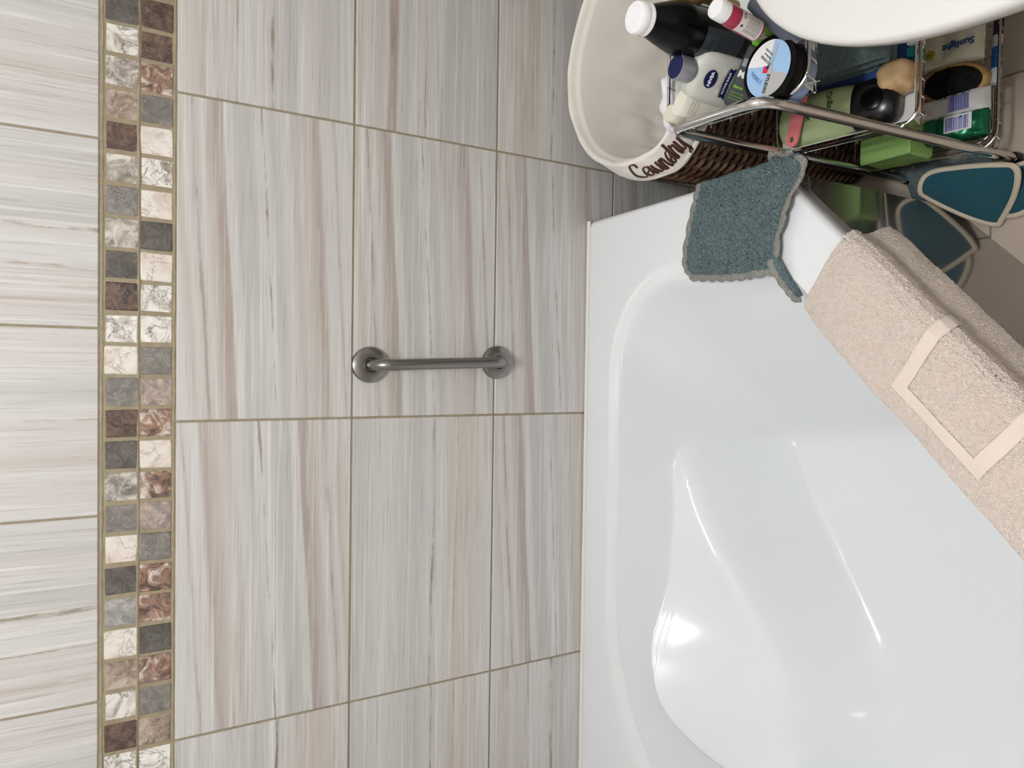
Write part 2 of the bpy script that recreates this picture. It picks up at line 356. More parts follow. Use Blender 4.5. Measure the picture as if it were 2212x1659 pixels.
# mosaic strip: two rows of small tumbled tiles
UP = 'LDWMTBMGMDBWCGBDMGCDLCTWBWMD'; LO = 'RBBRGCWCDCWWGPRCRPGRRDRGTWMC'
mp, x_ref, i_ref = 0.0566, -0.068, 4
mos_meshes = []
for q in range(6):
    mb = MB(); mb.box((0, 0, 0), (0.0508, 0.010, 0.0530), 0.0022)
    mb.v = [(x + rnd.uniform(-.0009, .0009), y, z + rnd.uniform(-.0009, .0009)) for x, y, z in mb.v]; mos_meshes.append(mb)
mos_cache = {}
for row, seq in ((0, UP), (1, LO)):
    zc = ZM1 - 0.0075 - 0.0265 if row == 0 else ZM0 + 0.0035 + 0.0265 + 0.001
    for j, ch in enumerate(seq):
        i = j - 1; xc = x_ref + (i_ref - 0.5 - i) * mp + rnd.uniform(-.0008, .0008)
        if not (XL + 0.03 < xc < XR - 0.03): continue
        k = (ch, rnd.randrange(6))
        if k not in mos_cache:
            me = bpy.data.meshes.new('mosaic_tile'); b_ = mos_meshes[k[1]]; me.from_pydata(b_.v, [], b_.f); me.materials.append(MOS[ch]); mos_cache[k] = me
        o = bpy.data.objects.new('mosaic_tile', mos_cache[k]); COL.objects.link(o); o.parent = wb
        o.location = Vector((xc, 0.0058 + rnd.uniform(-.0008, .0008), zc + rnd.uniform(-.0008, .0008))) - wloc(wb); o.rotation_euler = (rnd.uniform(-.01, .01), rnd.uniform(-.014, .014), rnd.uniform(-.012, .012))
# thin proud grout ridges bordering the mosaic
for z in (ZM1 - 0.0035, ZM0 + 0.0012, (ZM0 + ZM1) / 2):
    MB().tube([(XL + 0.01 + t * (XR - XL - 0.02) / 90, 0.0042 + rnd.uniform(-.0006, .0006), z + rnd.uniform(-.0007, .0007)) for t in range(91)], 0.0034 if z != (ZM0 + ZM1) / 2 else 0.0042, 6).build('grout_bead', GROUT, wb)
# floor tiles
ft = 0.40
for i in range(-5, 3):
    for j in range(0, 7):
        x0, x1 = max(XL, i * ft + 0.11), min(XR, (i + 1) * ft + 0.11); y1, y0 = min(0, -j * ft - 0.24 + ft), max(YF, -j * ft - 0.24)
        if x1 - x0 > 0.03 and y1 - y0 > 0.03: tile(fl, ((x0 + x1) / 2, (y0 + y1) / 2, -0.005), x1 - x0 - 0.004, y1 - y0 - 0.004, FLOORM, 0, 0.010, 'floor_tile', 0.001, 'z', 0.0)

# ------------------------------------------------------------------ corner bathtub
ZR = 0.560
def rp(p, z): return Vector((p[0] + XL, p[1], z))
def rounded(poly, radii, narc=16, nedge=14):
    n = len(poly); pts = []; ends = []
    for i in range(n):
        p = Vector(poly[i]); a = (Vector(poly[i - 1]) - p).normalized(); b_ = (Vector(poly[(i + 1) % n]) - p).normalized()
        ang = a.angle(b_); r = radii[i]; t = r / math.tan(ang / 2); s = p + a * t; e = p + b_ * t
        c = p + (a + b_).normalized() * (r / math.sin(ang / 2)); arc = []
        v0 = s - c; v1 = e - c; tot = v0.angle(v1); sg = 1 if (v0.x * v1.y - v0.y * v1.x) > 0 else -1
        for k in range(narc + 1):
            q = sg * tot * k / narc; arc.append(c + Vector((v0.x * math.cos(q) - v0.y * math.sin(q), v0.x * math.sin(q) + v0.y * math.cos(q))))
        ends.append(arc)
    for i in range(n):
        pts += ends[i]; s, e = ends[i][-1], ends[(i + 1) % n][0]
        for k in range(1, nedge): pts.append(s.lerp(e, k / nedge))
    return pts
def off_poly(d): return [(d + 0.002, -d - 0.003), (1.5 - d, -d - 0.003), (1.5 - d, -0.558 + 0.4142 * d), (0.558 - 0.4142 * d, -1.5 + d), (d + 0.002, -1.5 + d)]
O = lambda d, r=0.035: rounded(off_poly(d), [0.012, 0.012, r, r, 0.012])
IN = rounded([(0.133, -0.135), (1.326, -0.135), (1.326, -0.579), (0.579, -1.326), (0.133, -1.326)], [0.47, 0.17, 0.13, 0.13, 0.17])
CR = rounded([(0.082, -0.100), (1.366, -0.100), (1.366, -0.598), (0.598, -1.372), (0.082, -1.372)], [0.52, 0.26, 0.14, 0.14, 0.26])
BT = rounded([(0.20, -0.165), (0.945, -0.20), (1.02, -0.72), (0.72, -1.03), (0.20, -0.965)], [0.25, 0.10, 0.16, 0.16, 0.2])
SE = catmull([(1.12, -0.135), (1.03, -0.138), (0.965, -0.155), (0.907, -0.186), (0.80, -0.228), (0.703, -0.280), (0.615, -0.322), (0.541, -0.358), (0.458, -0.395), (0.378, -0.414), (0.28, -0.421), (0.10, -0.421)], 4)
SE = [Vector((p.x, p.y)) for p in [Vector((q[0], q[1], 0)) for q in SE]]
def seat_sd(p):
    best = 9; sg = 1
    for a, b_ in zip(SE, SE[1:]):
        d = b_ - a; t = max(0, min(1, (p - a).dot(d) / d.length_squared)); q = a + d * t; l = (p - q).length
        if l < best: best = l; sg = 1 if (d.x * (p.y - a.y) - d.y * (p.x - a.x)) < 0 else -1
    return best * sg
def smax(a, b_, k):
    h = max(k - abs(a - b_), 0) / k; return max(a, b_) + h * h * k * 0.25
WALLP = [(0, 0.5555), (0.012, 0.553), (0.03, 0.547), (0.05, 0.538), (0.08, 0.520), (0.12, 0.496), (0.85, 0.142), (0.90, 0.120), (0.95, 0.104), (1.0, 0.098)]
EDGE = [(0.20, 0.278), (0.28, 0.280), (0.378, 0.285), (0.458, 0.295), (0.541, 0.315), (0.703, 0.365), (0.907, 0.400), (1.1, 0.405)]
ZFL = 0.095
def basin_z(p, zb):
    sd0 = seat_sd(p)
    if sd0 < -0.3: return zb
    ze = interp(EDGE, p.x); wd = interp([(0.3, 0.155), (0.55, 0.15), (0.7, 0.12), (0.95, 0.10)], p.x); sl = interp([(0.3, 0.42), (0.5, 0.42), (0.6, 0.42), (0.75, 0.40), (0.95, 0.32)], p.x)
    qd = interp([(0.35, 3.6), (0.5, 3.0), (0.65, 1.0), (0.8, 0.3)], p.x); tot = 0
    for dd in (-0.013, -0.0065, 0, 0.0065, 0.013):
        sd = sd0 + dd
        if sd > 0: tot += ze + sl * 0.85 * sd + qd * min(sd, 0.09) ** 2 + 2 * qd * 0.09 * max(0, sd - 0.09)
        else: tot += ze - (ze - ZFL + 0.01) * (1 - max(0.0, 1 + sd / wd) ** 1.7) - 0.3 * max(0, -sd - wd)
    return smax(zb, tot / 5, 0.03 + 0.045 * sstep(0.0, 0.08, sd0))
def tub_mesh():
    rings = [[rp(p, ZR - 0.055) for p in O(0.010)], [rp(p, ZR - 0.045) for p in O(0.003)], [rp(p, ZR - 0.012) for p in O(0.0)], [rp(p, ZR - 0.004) for p in O(0.0025)], [rp(p, ZR) for p in O(0.009)]]
    o2 = O(0.012)
    for t in (0.0, 0.4, 0.8, 0.93, 1.0): rings.append([rp(a.lerp(b_, t), ZR + 0.0004) for a, b_ in zip(o2, CR)])
    for t, z in ((0.1, ZR - 0.0006), (0.35, ZR - 0.0022), (0.7, ZR - 0.0042), (0.9, ZR - 0.0050)): rings.append([rp(a.lerp(b_, t), z) for a, b_ in zip(CR, IN)])
    nw = 64
    for k in range(nw + 1):
        t = (k / nw); t = t * t * 0.4 + t * 0.6
        zb = interp(WALLP, t); ring = []
        for a, b_ in zip(IN, BT):
            p = a.lerp(b_, t); ring.append(rp(p, basin_z(p, zb)))
        rings.append(ring)
    ce = Vector((0.62, -0.62)); nf = 34
    for k in range(1, nf):
        t = k / nf; ring = []
        for b_ in BT:
            p = b_.lerp(ce, t); ring.append(rp(p, basin_z(p, 0.098 - 0.010 * sstep(0, 1, t))))
        rings.append(ring)
    n = len(rings[0]); vs = [p for r in rings for p in r]; fs = []
    for i in range(len(rings) - 1):
        for j in range(n): fs.append((i * n + j, i * n + (j + 1) % n, (i + 1) * n + (j + 1) % n, (i + 1) * n + j))
    fs.append(tuple((len(rings) - 1) * n + j for j in range(n)))
    mb = MB(); mb.add(vs, [f[::-1] for f in fs]); return mb
bath = thing('bathtub', 'white acrylic corner bathtub with a moulded seat, built against the tiled wall', 'bathtub', (XL + 0.7, -0.7, 0))
tub = tub_mesh().build('tub_shell', ACRYL, bath, sharp=80)
apr = [(1.495, -0.01), (1.495, -0.566), (0.566, -1.495), (0.01, -1.495)]
for a, b_, nm in ((apr[0], apr[1], 'apron_panel'), (apr[1], apr[2], 'apron_panel'), (apr[2], apr[3], 'apron_panel')):
    A, B_ = Vector(a), Vector(b_); d = (B_ - A).normalized(); nrm = Vector((-d.y, d.x)) * -1; th = 0.02
    q = [A, B_, B_ - Vector((d.y, -d.x)) * 0 + Vector((-abs(nrm.x), abs(nrm.y))) * th, A + Vector((-abs(nrm.x), abs(nrm.y))) * th]
    mb = MB(); mb.add([rp(p, 0.0) for p in q] + [rp(p, ZR - 0.045) for p in q], [(0, 3, 2, 1), (4, 5, 6, 7), (0, 1, 5, 4), (1, 2, 6, 5), (2, 3, 7, 6), (3, 0, 4, 7)])
    mb.build(nm, APRON, bath, smooth=False)
MB().tube([(XL + 0.01 + t * 1.49 / 60, -0.0058 + rnd.uniform(-.0004, .0004), ZR + 0.0005) for t in range(61)], 0.0052, 8).build('sealant_bead', SILI, bath)

# ------------------------------------------------------------------ grab bar on the wall
gx = -0.494
gb = thing('grab_bar', 'short vertical brushed steel grab bar with round end flanges on the tiled wall', 'grab bar', (gx, 0, 0.96))
zt, zb_ = 1.113, 0.812
def arc3(c, a, b_, r, n=8): return [Vector(c) + Vector(a) * (r * math.cos(q * math.pi / 2 / n)) + Vector(b_) * (r * math.sin(q * math.pi / 2 / n)) for q in range(n + 1)]
gx2 = gx + 0.010
path = [(gx, -0.004, zt)] + arc3((gx, -0.025, zt - 0.033), (0, 0, 1), (0, -1, 0), 0.033) + [(gx * .75 + gx2 * .25, -0.058, 1.03), ((gx + gx2) / 2, -0.058, .96), (gx * .25 + gx2 * .75, -0.058, .89)] + \
    list(reversed(arc3((gx2, -0.025, zb_ + 0.033), (0, 0, -1), (0, -1, 0), 0.033))) + [(gx2, -0.004, zb_)]
MB().tube(path, 0.0118, 20).build('bar', BRUSHED, gb)
for fx, fz in ((gx, zt), (gx2, zb_)):
    MB().lathe([(0.0375, 0.0), (0.0378, 0.007), (0.0365, 0.0105), (0.033, 0.0125), (0.0165, 0.0165), (0.0150, 0.0160), (0.0135, 0.0120)], (fx, 0.0, fz), (0, -1, 0), 48).build('flange', BRUSHED, gb)

# ------------------------------------------------------------------ beige bath towel over the front rim
rs2 = math.sqrt(0.5)
def pq(p, q, z): return Vector((XL + (p - q) * rs2, -(p + q) * rs2, z))  # p across the rim (outwards), q along it (towards the left end)
TP = [(0.0, 1.330, 0.505), (0.05, 1.325, 0.53), (0.10, 1.323, 0.555), (0.15, 1.329, 0.572), (0.22, 1.352, 0.581), (0.35, 1.39, 0.580), (0.5, 1.43, 0.579), (0.62, 1.452, 0.578), (0.68, 1.467, 0.570), (0.73, 1.474, 0.556), (0.78, 1.473, 0.536), (0.83, 1.463, 0.514), (0.88, 1.464, 0.488), (0.94, 1.472, 0.455), (1.0, 1.474, 0.425)]
def towel(u, v, lift=0.0):
    """u along the rim 0..1, v across 0..1"""
    p = interp([(a, b_) for a, b_, c in TP], v); z = interp([(a, c) for a, b_, c in TP], v)
    q0 = interp([(0, -0.425), (0.15, -0.43), (0.35, -0.442), (0.5, -0.450), (0.7, -0.452), (0.85, -0.465), (1, -0.488)], v)
    q = q0 + u * 0.80
    wv = noise.noise(Vector((q * 7, v * 4, 1.7))) * 0.006 + noise.noise(Vector((q * 22, v * 11, 4.7))) * 0.0025
    edge = 0.008 * (1 - sstep(0, 0.06, u))
    if v < 0.66: z += wv - edge + lift
    else: p += wv * 0.8 + lift - edge * 0.4
    if v < 0.14: p -= lift
    return pq(p, q, z)
def terry(u, v):
    c = towel(u, v); n = noise.noise(c * 330) * 0.0016 + noise.noise(c * 700) * 0.0010
    return c + Vector((n * 0.6, -n * 0.6, n))
tw = thing('bath_towel', 'beige terry towel with woven border band draped over the front rim of the bathtub', 'towel', pq(1.42, 0, 0.57))
o = MB().grid(terry, 420, 190).build('terry_cloth', TERRY, tw, sharp=180)
sm = o.modifiers.new('thickness', 'SOLIDIFY'); sm.thickness = 0.007; sm.offset = -1
def strip(fa, fb, n, m=6):
    return MB().grid(lambda s, t: towel(*[a + (b_ - a) * t for a, b_ in zip(fa(s), fb(s))], lift=0.0022), n, m)
def uq(q, v):
    q0 = interp([(0, -0.425), (0.15, -0.43), (0.35, -0.442), (0.5, -0.450), (0.7, -0.452), (0.85, -0.465), (1, -0.488)], v); return (q - q0) / 0.80
b1 = lambda s: (uq(-0.220 - 0.03 * s, 0.27 + 0.50 * s), 0.27 + 0.50 * s)
b1b = lambda s: (uq(-0.198 - 0.03 * s, 0.27 + 0.50 * s), 0.27 + 0.50 * s)
strip(b1, b1b, 60).build('border_band', BANDM, tw, sharp=180)
strip(lambda s: (uq(-0.220 + 0.172 * s, 0.25), 0.25), lambda s: (uq(-0.220 + 0.172 * s, 0.305), 0.305), 40).build('border_band', BANDM, tw, sharp=180)
strip(lambda s: (uq(-0.070 - 0.012 * s, 0.27 + 0.5 * s), 0.27 + 0.5 * s), lambda s: (uq(-0.048 - 0.012 * s, 0.27 + 0.5 * s), 0.27 + 0.5 * s), 60).build('border_band', BANDM, tw, sharp=180)

# ------------------------------------------------------------------ teal knitted wash cloth with grey crochet edge
Lr = [(-0.123, -0.41, 0.50), (-0.127, -0.40, 0.565), (-0.140, -0.394, 0.571), (-0.173, -0.380, 0.569), (-0.226, -0.364, 0.568), (-0.280, -0.357, 0.567), (-0.304, -0.366, 0.564)]
Rr = [(-0.118, -0.59, 0.50), (-0.130, -0.622, 0.566), (-0.160, -0.642, 0.573), (-0.206, -0.614, 0.573), (-0.235, -0.602, 0.573), (-0.278, -0.587, 0.572), (-0.318, -0.590, 0.564)]
Lc, Rc = catmull(Lr, 10), catmull(Rr, 10)
def at(c, t):
    x = t * (len(c) - 1); i = min(int(x), len(c) - 2); return c[i].lerp(c[i + 1], x - i)
def cloth(s, t, lift=0.0):
    a, b_ = at(Lc, t), at(Rc, t); p = a.lerp(b_, s)
    bulge = math.sin(math.pi * s) * 0.006 * sstep(0.35, 1.0, t)
    p += Vector((-bulge, 0, 0))
    ridge = 0.008 * math.exp(-((s - 0.76 - 0.05 * (1 - t)) / 0.05) ** 2) * (1 - sstep(0.35, 0.75, t))
    dent = 0.009 * math.exp(-((s - 0.84 - 0.04 * (1 - t)) / 0.035) ** 2) * (1 - sstep(0.35, 0.7, t))
    fold = 0.006 * math.exp(-((s - 0.55 - 0.45 * (t - 0.5)) / 0.06) ** 2) * sstep(0.5, 0.8, t)
    z = ridge - dent * 0.4 + fold + noise.noise(Vector((p.x * 25, p.y * 25, 0.3))) * 0.002 + lift
    if t < 0.2: p += Vector((ridge * 0.8 + noise.noise(p * 30) * 0.003, 0, 0))
    p.z = max(p.z + z, 0.5645) if -0.135 > p.x > -0.29 else p.z + z
    return p
def knit(s, t):
    c = cloth(s, t); k = math.sin(s * 150 + 2 * noise.noise(c * 40)) * math.sin(t * 130 + s * 60) * 0.0018 + noise.noise(c * 380) * 0.0022
    return c + Vector((0, 0, k))
wc = thing('wash_cloth', 'teal knitted wash cloth with scalloped grey edging over the end rim of the bathtub', 'cloth', (-0.21, -0.49, 0.56))
o = MB().grid(knit, 170, 150).build('knitted_cloth', KNIT, wc, sharp=180)
sm = o.modifiers.new('thickness', 'SOLIDIFY'); sm.thickness = 0.003; sm.offset = -1
def edging(fn, n, outv, wid=0.011, sc=9, name='crochet_edge'):
    def g(s, t):
        p = fn(s); w_ = wid * (0.75 + 0.35 * abs(math.sin(s * sc * math.pi)) )
        q = p + Vector(outv(s)) * (w_ * t) ; q.z += 0.0022 + 0.002 * math.sin(t * math.pi) + noise.noise(q * 500) * 0.001
        return q
    oo = MB().grid(g, n, 6).build(name, CROCH, wc, sharp=180); m_ = oo.modifiers.new('thickness', 'SOLIDIFY'); m_.thickness = 0.003; m_.offset = 0
edging(lambda s: cloth(0.02, 0.22 + 0.78 * s), 120, lambda s: (0.1, 1, -0.1), 0.014, 7)
edging(lambda s: cloth(0.97, 0.20 + 0.72 * s), 120, lambda s: (0.15, -1, 0.25), 0.015, 5)
edging(lambda s: cloth(s * 0.97, 0.985), 140, lambda s: (-1, 0.05 - 0.3 * s, -0.25), 0.013, 9)
edging(lambda s: cloth(0.74 + 0.23 * s, 0.14), 60, lambda s: (0.8, -0.1, 0.9), 0.012, 3)
# the front inner corner twists into a hanging tip
tip = catmull([(-0.296, -0.580, 0.572), (-0.318, -0.589, 0.568), (-0.338, -0.598, 0.560), (-0.357, -0.607, 0.548), (-0.366, -0.611, 0.540)], 8)
MB().tube(tip, [0.006 + 0.0045 * math.sin(math.pi * min(1, k / (len(tip) - 1) * 0.9 + 0.1)) for k in range(len(tip))], 12, flat=0.6).build('folded_tip', KNIT, wc)
MB().tube([p + Vector((-0.006, 0.006, 0.004)) for p in tip] + [tip[-1] + Vector((-0.006, -0.002, 0))], [0.006 + 0.001 * math.sin(k * 0.9) for k in range(len(tip) + 1)], 10, flat=0.6).build('crochet_edge', CROCH, wc)

# ------------------------------------------------------------------ wicker laundry hamper with cotton liner
HX, HY = 0.18, -0.287
def hring(phi, sc, front=0.161, back=0.250, a=0.250):
    c, s_ = math.cos(phi), math.sin(phi)
    if s_ >= 0: x, y = c * a, s_ * back
    else: pw = 2 / 2.6; x, y = math.copysign(abs(c) ** pw, c) * a, -abs(s_) ** pw * front
    return Vector((HX + x * sc, HY + y * (sc if s_ >= 0 else min(sc, 1.0)), 0))
ham = thing('laundry_hamper', 'round dark wicker laundry hamper with a cream cotton liner, behind the wire shelf rack', 'hamper', (HX, HY, 0))
def bodysc(z): return interp([(0, 0.84), (0.1, 0.89), (0.3, 0.97), (0.5, 1.02), (0.62, 1.02)], z)
ns, npr = 46, 230
nst = 34
mbw = MB(); mbw2 = MB()
for r in range(56):
    z = 0.008 + r * 0.0108; pts = []
    for k in range(npr):
        ph = 2 * math.pi * k / npr; wv = math.sin(ph * nst / 2 + math.pi * (r % 2)) * 0.0050
        p = hring(ph, bodysc(z)); d = (p - Vector((HX, HY, 0))).normalized(); p += d * (wv + noise.noise(Vector((ph * 9, r * 3.1, 0))) * 0.0012); p.z = z + noise.noise(Vector((ph * 6, r * 1.7, 5))) * 0.002
        pts.append(p)
    (mbw if r % 2 else mbw2).tube(pts, 0.0049, 6, closed=True, flat=1.05)
o = mbw.build('wicker_weave', WICK, ham); o['kind'] = 'stuff'
o = mbw2.build('wicker_weave', mat('mid_wicker', '4A3021', 0.55, vary=(30, '7C6450', 0.5), bump=(300, 0.4, 0.001, 'noise')), ham); o['kind'] = 'stuff'
mbs = MB()
for k in range(nst):
    ph = 2 * math.pi * (k + 0.5) / nst
    pts = []
    for z in (0.0, 0.15, 0.3, 0.45, 0.62):
        p = hring(ph, bodysc(z)); p.z = z; pts.append(p)
    mbs.tube(pts, 0.0036, 6)
o = mbs.build('wicker_stakes', WICK, ham); o['kind'] = 'stuff'
MB().grid(lambda u, v: (lambda p: Vector((p.x, p.y, v * 0.60 + 0.004)))(hring(-2 * math.pi * u, bodysc(v * 0.6) - 0.03)), 96, 14, True).build('lining_wall', WICKB, ham)
LP = [(0.86, 0.12), (0.90, 0.25), (0.93, 0.40), (0.945, 0.52), (0.95, 0.60), (0.958, 0.632), (0.972, 0.647), (0.992, 0.652), (1.012, 0.648), (1.035, 0.632), (1.062, 0.610), (1.085, 0.588), (1.090, 0.578), (1.078, 0.572), (1.06, 0.575)]
def liner(u, v, extra=0.0):
    x = v * (len(LP) - 1); i = min(int(x), len(LP) - 2); f = x - i
    sc = LP[i][0] + (LP[i + 1][0] - LP[i][0]) * f; z = LP[i][1] + (LP[i + 1][1] - LP[i][1]) * f
    ph = -2 * math.pi * u; c = hring(ph, sc); d = (c - Vector((HX, HY, 0))).normalized()
    cs = Vector((math.cos(ph), math.sin(ph), 0))
    amp = 0.026 * sstep(0.62, 0.30, z) if x < 5 else 0.003
    wr = noise.noise(Vector((cs.x * 3.2 + z * 7, cs.y * 3.2 - z * 4, z * 3))) * amp + noise.noise(Vector((cs.x * 8, cs.y * 8 + z * 9, z * 4 + 3))) * amp * 0.5
    if x > 7: wr = noise.noise(Vector((cs.x * 6, cs.y * 6, z * 30))) * 0.0045
    if x < 5: wr = -abs(wr) - 0.006
    c = c + d * (wr + extra); c.z = z + noise.noise(Vector((cs.x * 2, cs.y * 2, 9))) * 0.003 + extra * 0.6; return c
o = MB().grid(lambda u, v: liner(u, v), 260, 90, True).build('cotton_liner', LINEN, ham, sharp=180)
MB().grid(lambda u, v: liner(u, 0.0) * v + Vector((HX, HY, 0.10)) * (1 - v), 120, 8, True).build('liner_bottom', LINEN, ham, sharp=180)
MB().grid(lambda u, v: (lambda p: Vector((p.x, p.y, 0.572 + 0.014 * v)))(hring(-2 * math.pi * u, 1.070 + 0.02 * math.sin(v * 3.14))), 160, 5, True).build('liner_hem', LINEN, ham, sharp=180)
GL = {'L': [(0.62, 0.70), (0.66, 0.92), (0.50, 1.0), (0.30, 0.92), (0.16, 0.62), (0.12, 0.30), (0.22, 0.04), (0.42, -0.02), (0.60, 0.10)],
      'a': [(0.50, 0.52), (0.34, 0.62), (0.14, 0.48), (0.06, 0.22), (0.16, 0.02), (0.34, 0.12), (0.46, 0.38), (0.52, 0.60), (0.48, 0.25), (0.52, 0.03), (0.64, 0.10)],
      'u': [(0.0, 0.12), (0.12, 0.60), (0.08, 0.25), (0.14, 0.03), (0.30, 0.08), (0.42, 0.34), (0.48, 0.60), (0.46, 0.22), (0.52, 0.03), (0.64, 0.12)],
      'n': [(0.0, 0.12), (0.12, 0.60), (0.08, 0.02), (0.16, 0.36), (0.30, 0.60), (0.42, 0.54), (0.42, 0.22), (0.48, 0.02), (0.62, 0.12)],
      'd': [(0.50, 0.52), (0.34, 0.62), (0.14, 0.48), (0.06, 0.22), (0.16, 0.02), (0.34, 0.12), (0.48, 0.44), (0.60, 1.02), (0.50, 0.30), (0.54, 0.03), (0.66, 0.10)],
      'r': [(0.0, 0.12), (0.14, 0.66), (0.22, 0.54), (0.38, 0.56), (0.34, 0.22), (0.42, 0.02), (0.54, 0.12)],
      'y': [(0.0, 0.12), (0.12, 0.60), (0.10, 0.22), (0.20, 0.04), (0.36, 0.16), (0.48, 0.60), (0.44, 0.05), (0.36, -0.42), (0.20, -0.48), (0.18, -0.30), (0.46, -0.02)]}
PH0, PH1 = math.radians(180 - 9), math.radians(180 + 33)
def rimpt(a, h):
    ph = PH0 + (PH1 - PH0) * a; v = (10.6 - h * 2.5) / (len(LP) - 1)
    return liner(-ph / (2 * math.pi) % 1.0, v, 0.0012)
xw = 0.0; stroke = []
for ch in 'Laundry':
    g = GL[ch]; stroke += [(xw + a + 0.12 * b_, b_) for a, b_ in g]; xw += max(a for a, b_ in g) - 0.02
st = catmull([(a, b_, 0) for a, b_ in stroke], 5)
pts = [rimpt(p.x / xw, p.y) for p in st]
rad = [0.0013 + 0.0013 * abs((st[min(k + 1, len(st) - 1)] - st[max(k - 1, 0)]).normalized().y) for k in range(len(st))]
MB().tube(pts, rad, 6).build('embroidered_word', BROWNTH, ham)

# ------------------------------------------------------------------ chrome three tier wire shelf rack
RX0, RX1 = -0.078, 0.34
rack = thing('wire_shelf_rack', 'chrome three tier wire shelf rack with tube legs, full of toiletries, beside the hamper', 'shelf rack', (0.13, -0.58, 0))
for sx, xa, xb in ((0, RX0, -0.068), (1, RX1, RX1 - 0.004)):
    f0, f1, b1_, b0 = Vector((xb, -0.694, 0.015)), Vector((xa - 0.006, -0.676, 0.718)), Vector((xa + 0.008, -0.470, 0.716)), Vector((xb + 0.008, -0.478, 0.015))
    def bend(p, c, n_, r=0.032):
        a = c + (p - c).normalized() * r; b_ = c + (n_ - c).normalized() * r
        return [a.lerp(c, t).lerp(c.lerp(b_, t), t) for t in [k / 8 for k in range(9)]]
    path = [f0, f0.lerp(f1, 0.5)] + bend(f0, f1, b1_, 0.045) + [f1.lerp(b1_, 0.5)] + bend(f1, b1_, b0, 0.04) + [b1_.lerp(b0, 0.5), b0]
    MB().tube(path, 0.0092, 16).build('side_frame', CHROME, rack)
    for q in (f0, b0):
        MB().lathe([(0.010, 0), (0.0125, 0.004), (0.0125, 0.028), (0.0105, 0.034)], (q.x, q.y, 0.0), (0, 0, 1), 20).build('foot_cap', BLACKP, rack)
def build_shelf(zf):
    zb2 = zf + 0.042; yf, yb = -0.716, -0.453
    zz = lambda y: zf + (y - yf) / (yb - yf) * (zb2 - zf)
    x0, x1 = RX0 + 0.009, RX1 - 0.010
    def loop(x0, x1, y0, y1, dz, r):
        pts = []
        for cx, cy, a0 in ((x1 - r, y1 - r, 0), (x0 + r, y1 - r, 90), (x0 + r, y0 + r, 180), (x1 - r, y0 + r, 270)):
            for k in range(7):
                t = math.radians(a0 + 90 * k / 6); x, y = cx + r * math.cos(t), cy + r * math.sin(t); pts.append((x, y, zz(y) + dz))
        return pts
    rim = MB().tube(loop(x0, x1, yf, yb, 0, 0.035), 0.0030, 8, closed=True).build('basket_rim', CHROME, rack)
    low = MB().tube(loop(x0 + 0.026, x1 - 0.026, yf + 0.030, yb - 0.026, -0.0465, 0.03), 0.0018, 8, closed=True).build('lower_ring', CHROME, rim)
    n = 13
    for k in range(n):
        x = x0 + 0.02 + (x1 - x0 - 0.04) * k / (n - 1)
        p = [(x, yf + 0.001, zz(yf) + 0.003), (x - 0.004, yf + 0.004, zz(yf) - 0.02), (x - 0.010, yf + 0.021, zz(yf) - 0.045), (x - 0.010, yb - 0.021, zz(yb) - 0.045), (x - 0.004, yb - 0.003, zz(yb) - 0.02), (x, yb - 0.001, zz(yb) + 0.003)]
        MB().tube(p, 0.0014, 6).build('wire', CHROME, rim)
    for k in range(5):
        y = yf + 0.05 + (yb - yf - 0.1) * k / 4
        MB().tube([(x0 + 0.004, y, zz(y) - 0.047), (x1 - 0.004, y, zz(y) - 0.047)], 0.0014, 6).build('cross_wire', CHROME, rim)
    return zz, x0, x1, yf, yb
SH = [build_shelf(z) for z in (0.664, 0.382, 0.135)]
def floorz(k, y): return SH[k][0](y) - 0.0445
# white tray liners in the two upper baskets
def tray(k, label, m, edge=None):
    zz, x0, x1, yf, yb = SH[k]
    r0 = MB(); xa, xb, ya, ybk = x0 + 0.010, x1 - 0.010, yf + 0.010, yb - 0.010
    zb_ = lambda y: zz(y) - 0.0415; h = 0.036; t = 0.0015
    def wall(p, q):
        p, q = Vector(p), Vector(q); nrm = Vector((0, 0, 1)).cross(q - p).normalized() * t
        ins = nrm.normalized() * 0.012
        vs = [Vector((a.x, a.y, zb_(a.y) + dz)) + o_ + (ins if dz == 0 else ins * 0) for dz in (0, h) for a, o_ in ((p, nrm * 0), (q, nrm * 0), (q, nrm), (p, nrm))]
        r0.add(vs, [(0, 3, 2, 1), (4, 5, 6, 7), (0, 1, 5, 4), (1, 2, 6, 5), (2, 3, 7, 6), (3, 0, 4, 7)])
    c = [(xa, ya, 0), (xb, ya, 0), (xb, ybk, 0), (xa, ybk, 0)]
    for i in range(4): wall(c[i], c[(i + 1) % 4])
    r0.add([Vector((a[0] + math.copysign(0.011, (xa + xb) / 2 - a[0]), a[1] + math.copysign(0.011, (ya + ybk) / 2 - a[1]), zb_(a[1]) + d)) for d in (0, t) for a in c], [(3, 2, 1, 0), (4, 5, 6, 7), (0, 1, 5, 4), (1, 2, 6, 5), (2, 3, 7, 6), (3, 0, 4, 7)])
    tr = thing('shelf_tray', label, 'tray', ((xa + xb) / 2, (ya + ybk) / 2, zb_((ya + ybk) / 2)))
    r0.build('tray_body', m, tr, smooth=False)
    if edge:
        MB().box(((xa + xb) / 2, ya + 0.0105, zb_(ya) + 0.0008), (xb - xa - 0.024, 0.0010, 0.0016), 0.0003).build('coloured_edge', edge, tr)
    return tr
tray(0, 'pale greenish white liner tray in the top basket of the wire rack', simple('pale_liner', 'DDE6DC', 0.5))
tray(1, 'white liner tray with a thin orange edge in the middle basket of the wire rack', simple('white_liner', 'E4E2DC', 0.5), simple('orange_edge', 'D9683F', 0.5))
T0, T1, T2 = (lambda y: floorz(0, y) + 0.005), (lambda y: floorz(1, y) + 0.005), (lambda y: floorz(2, y) + 0.003)

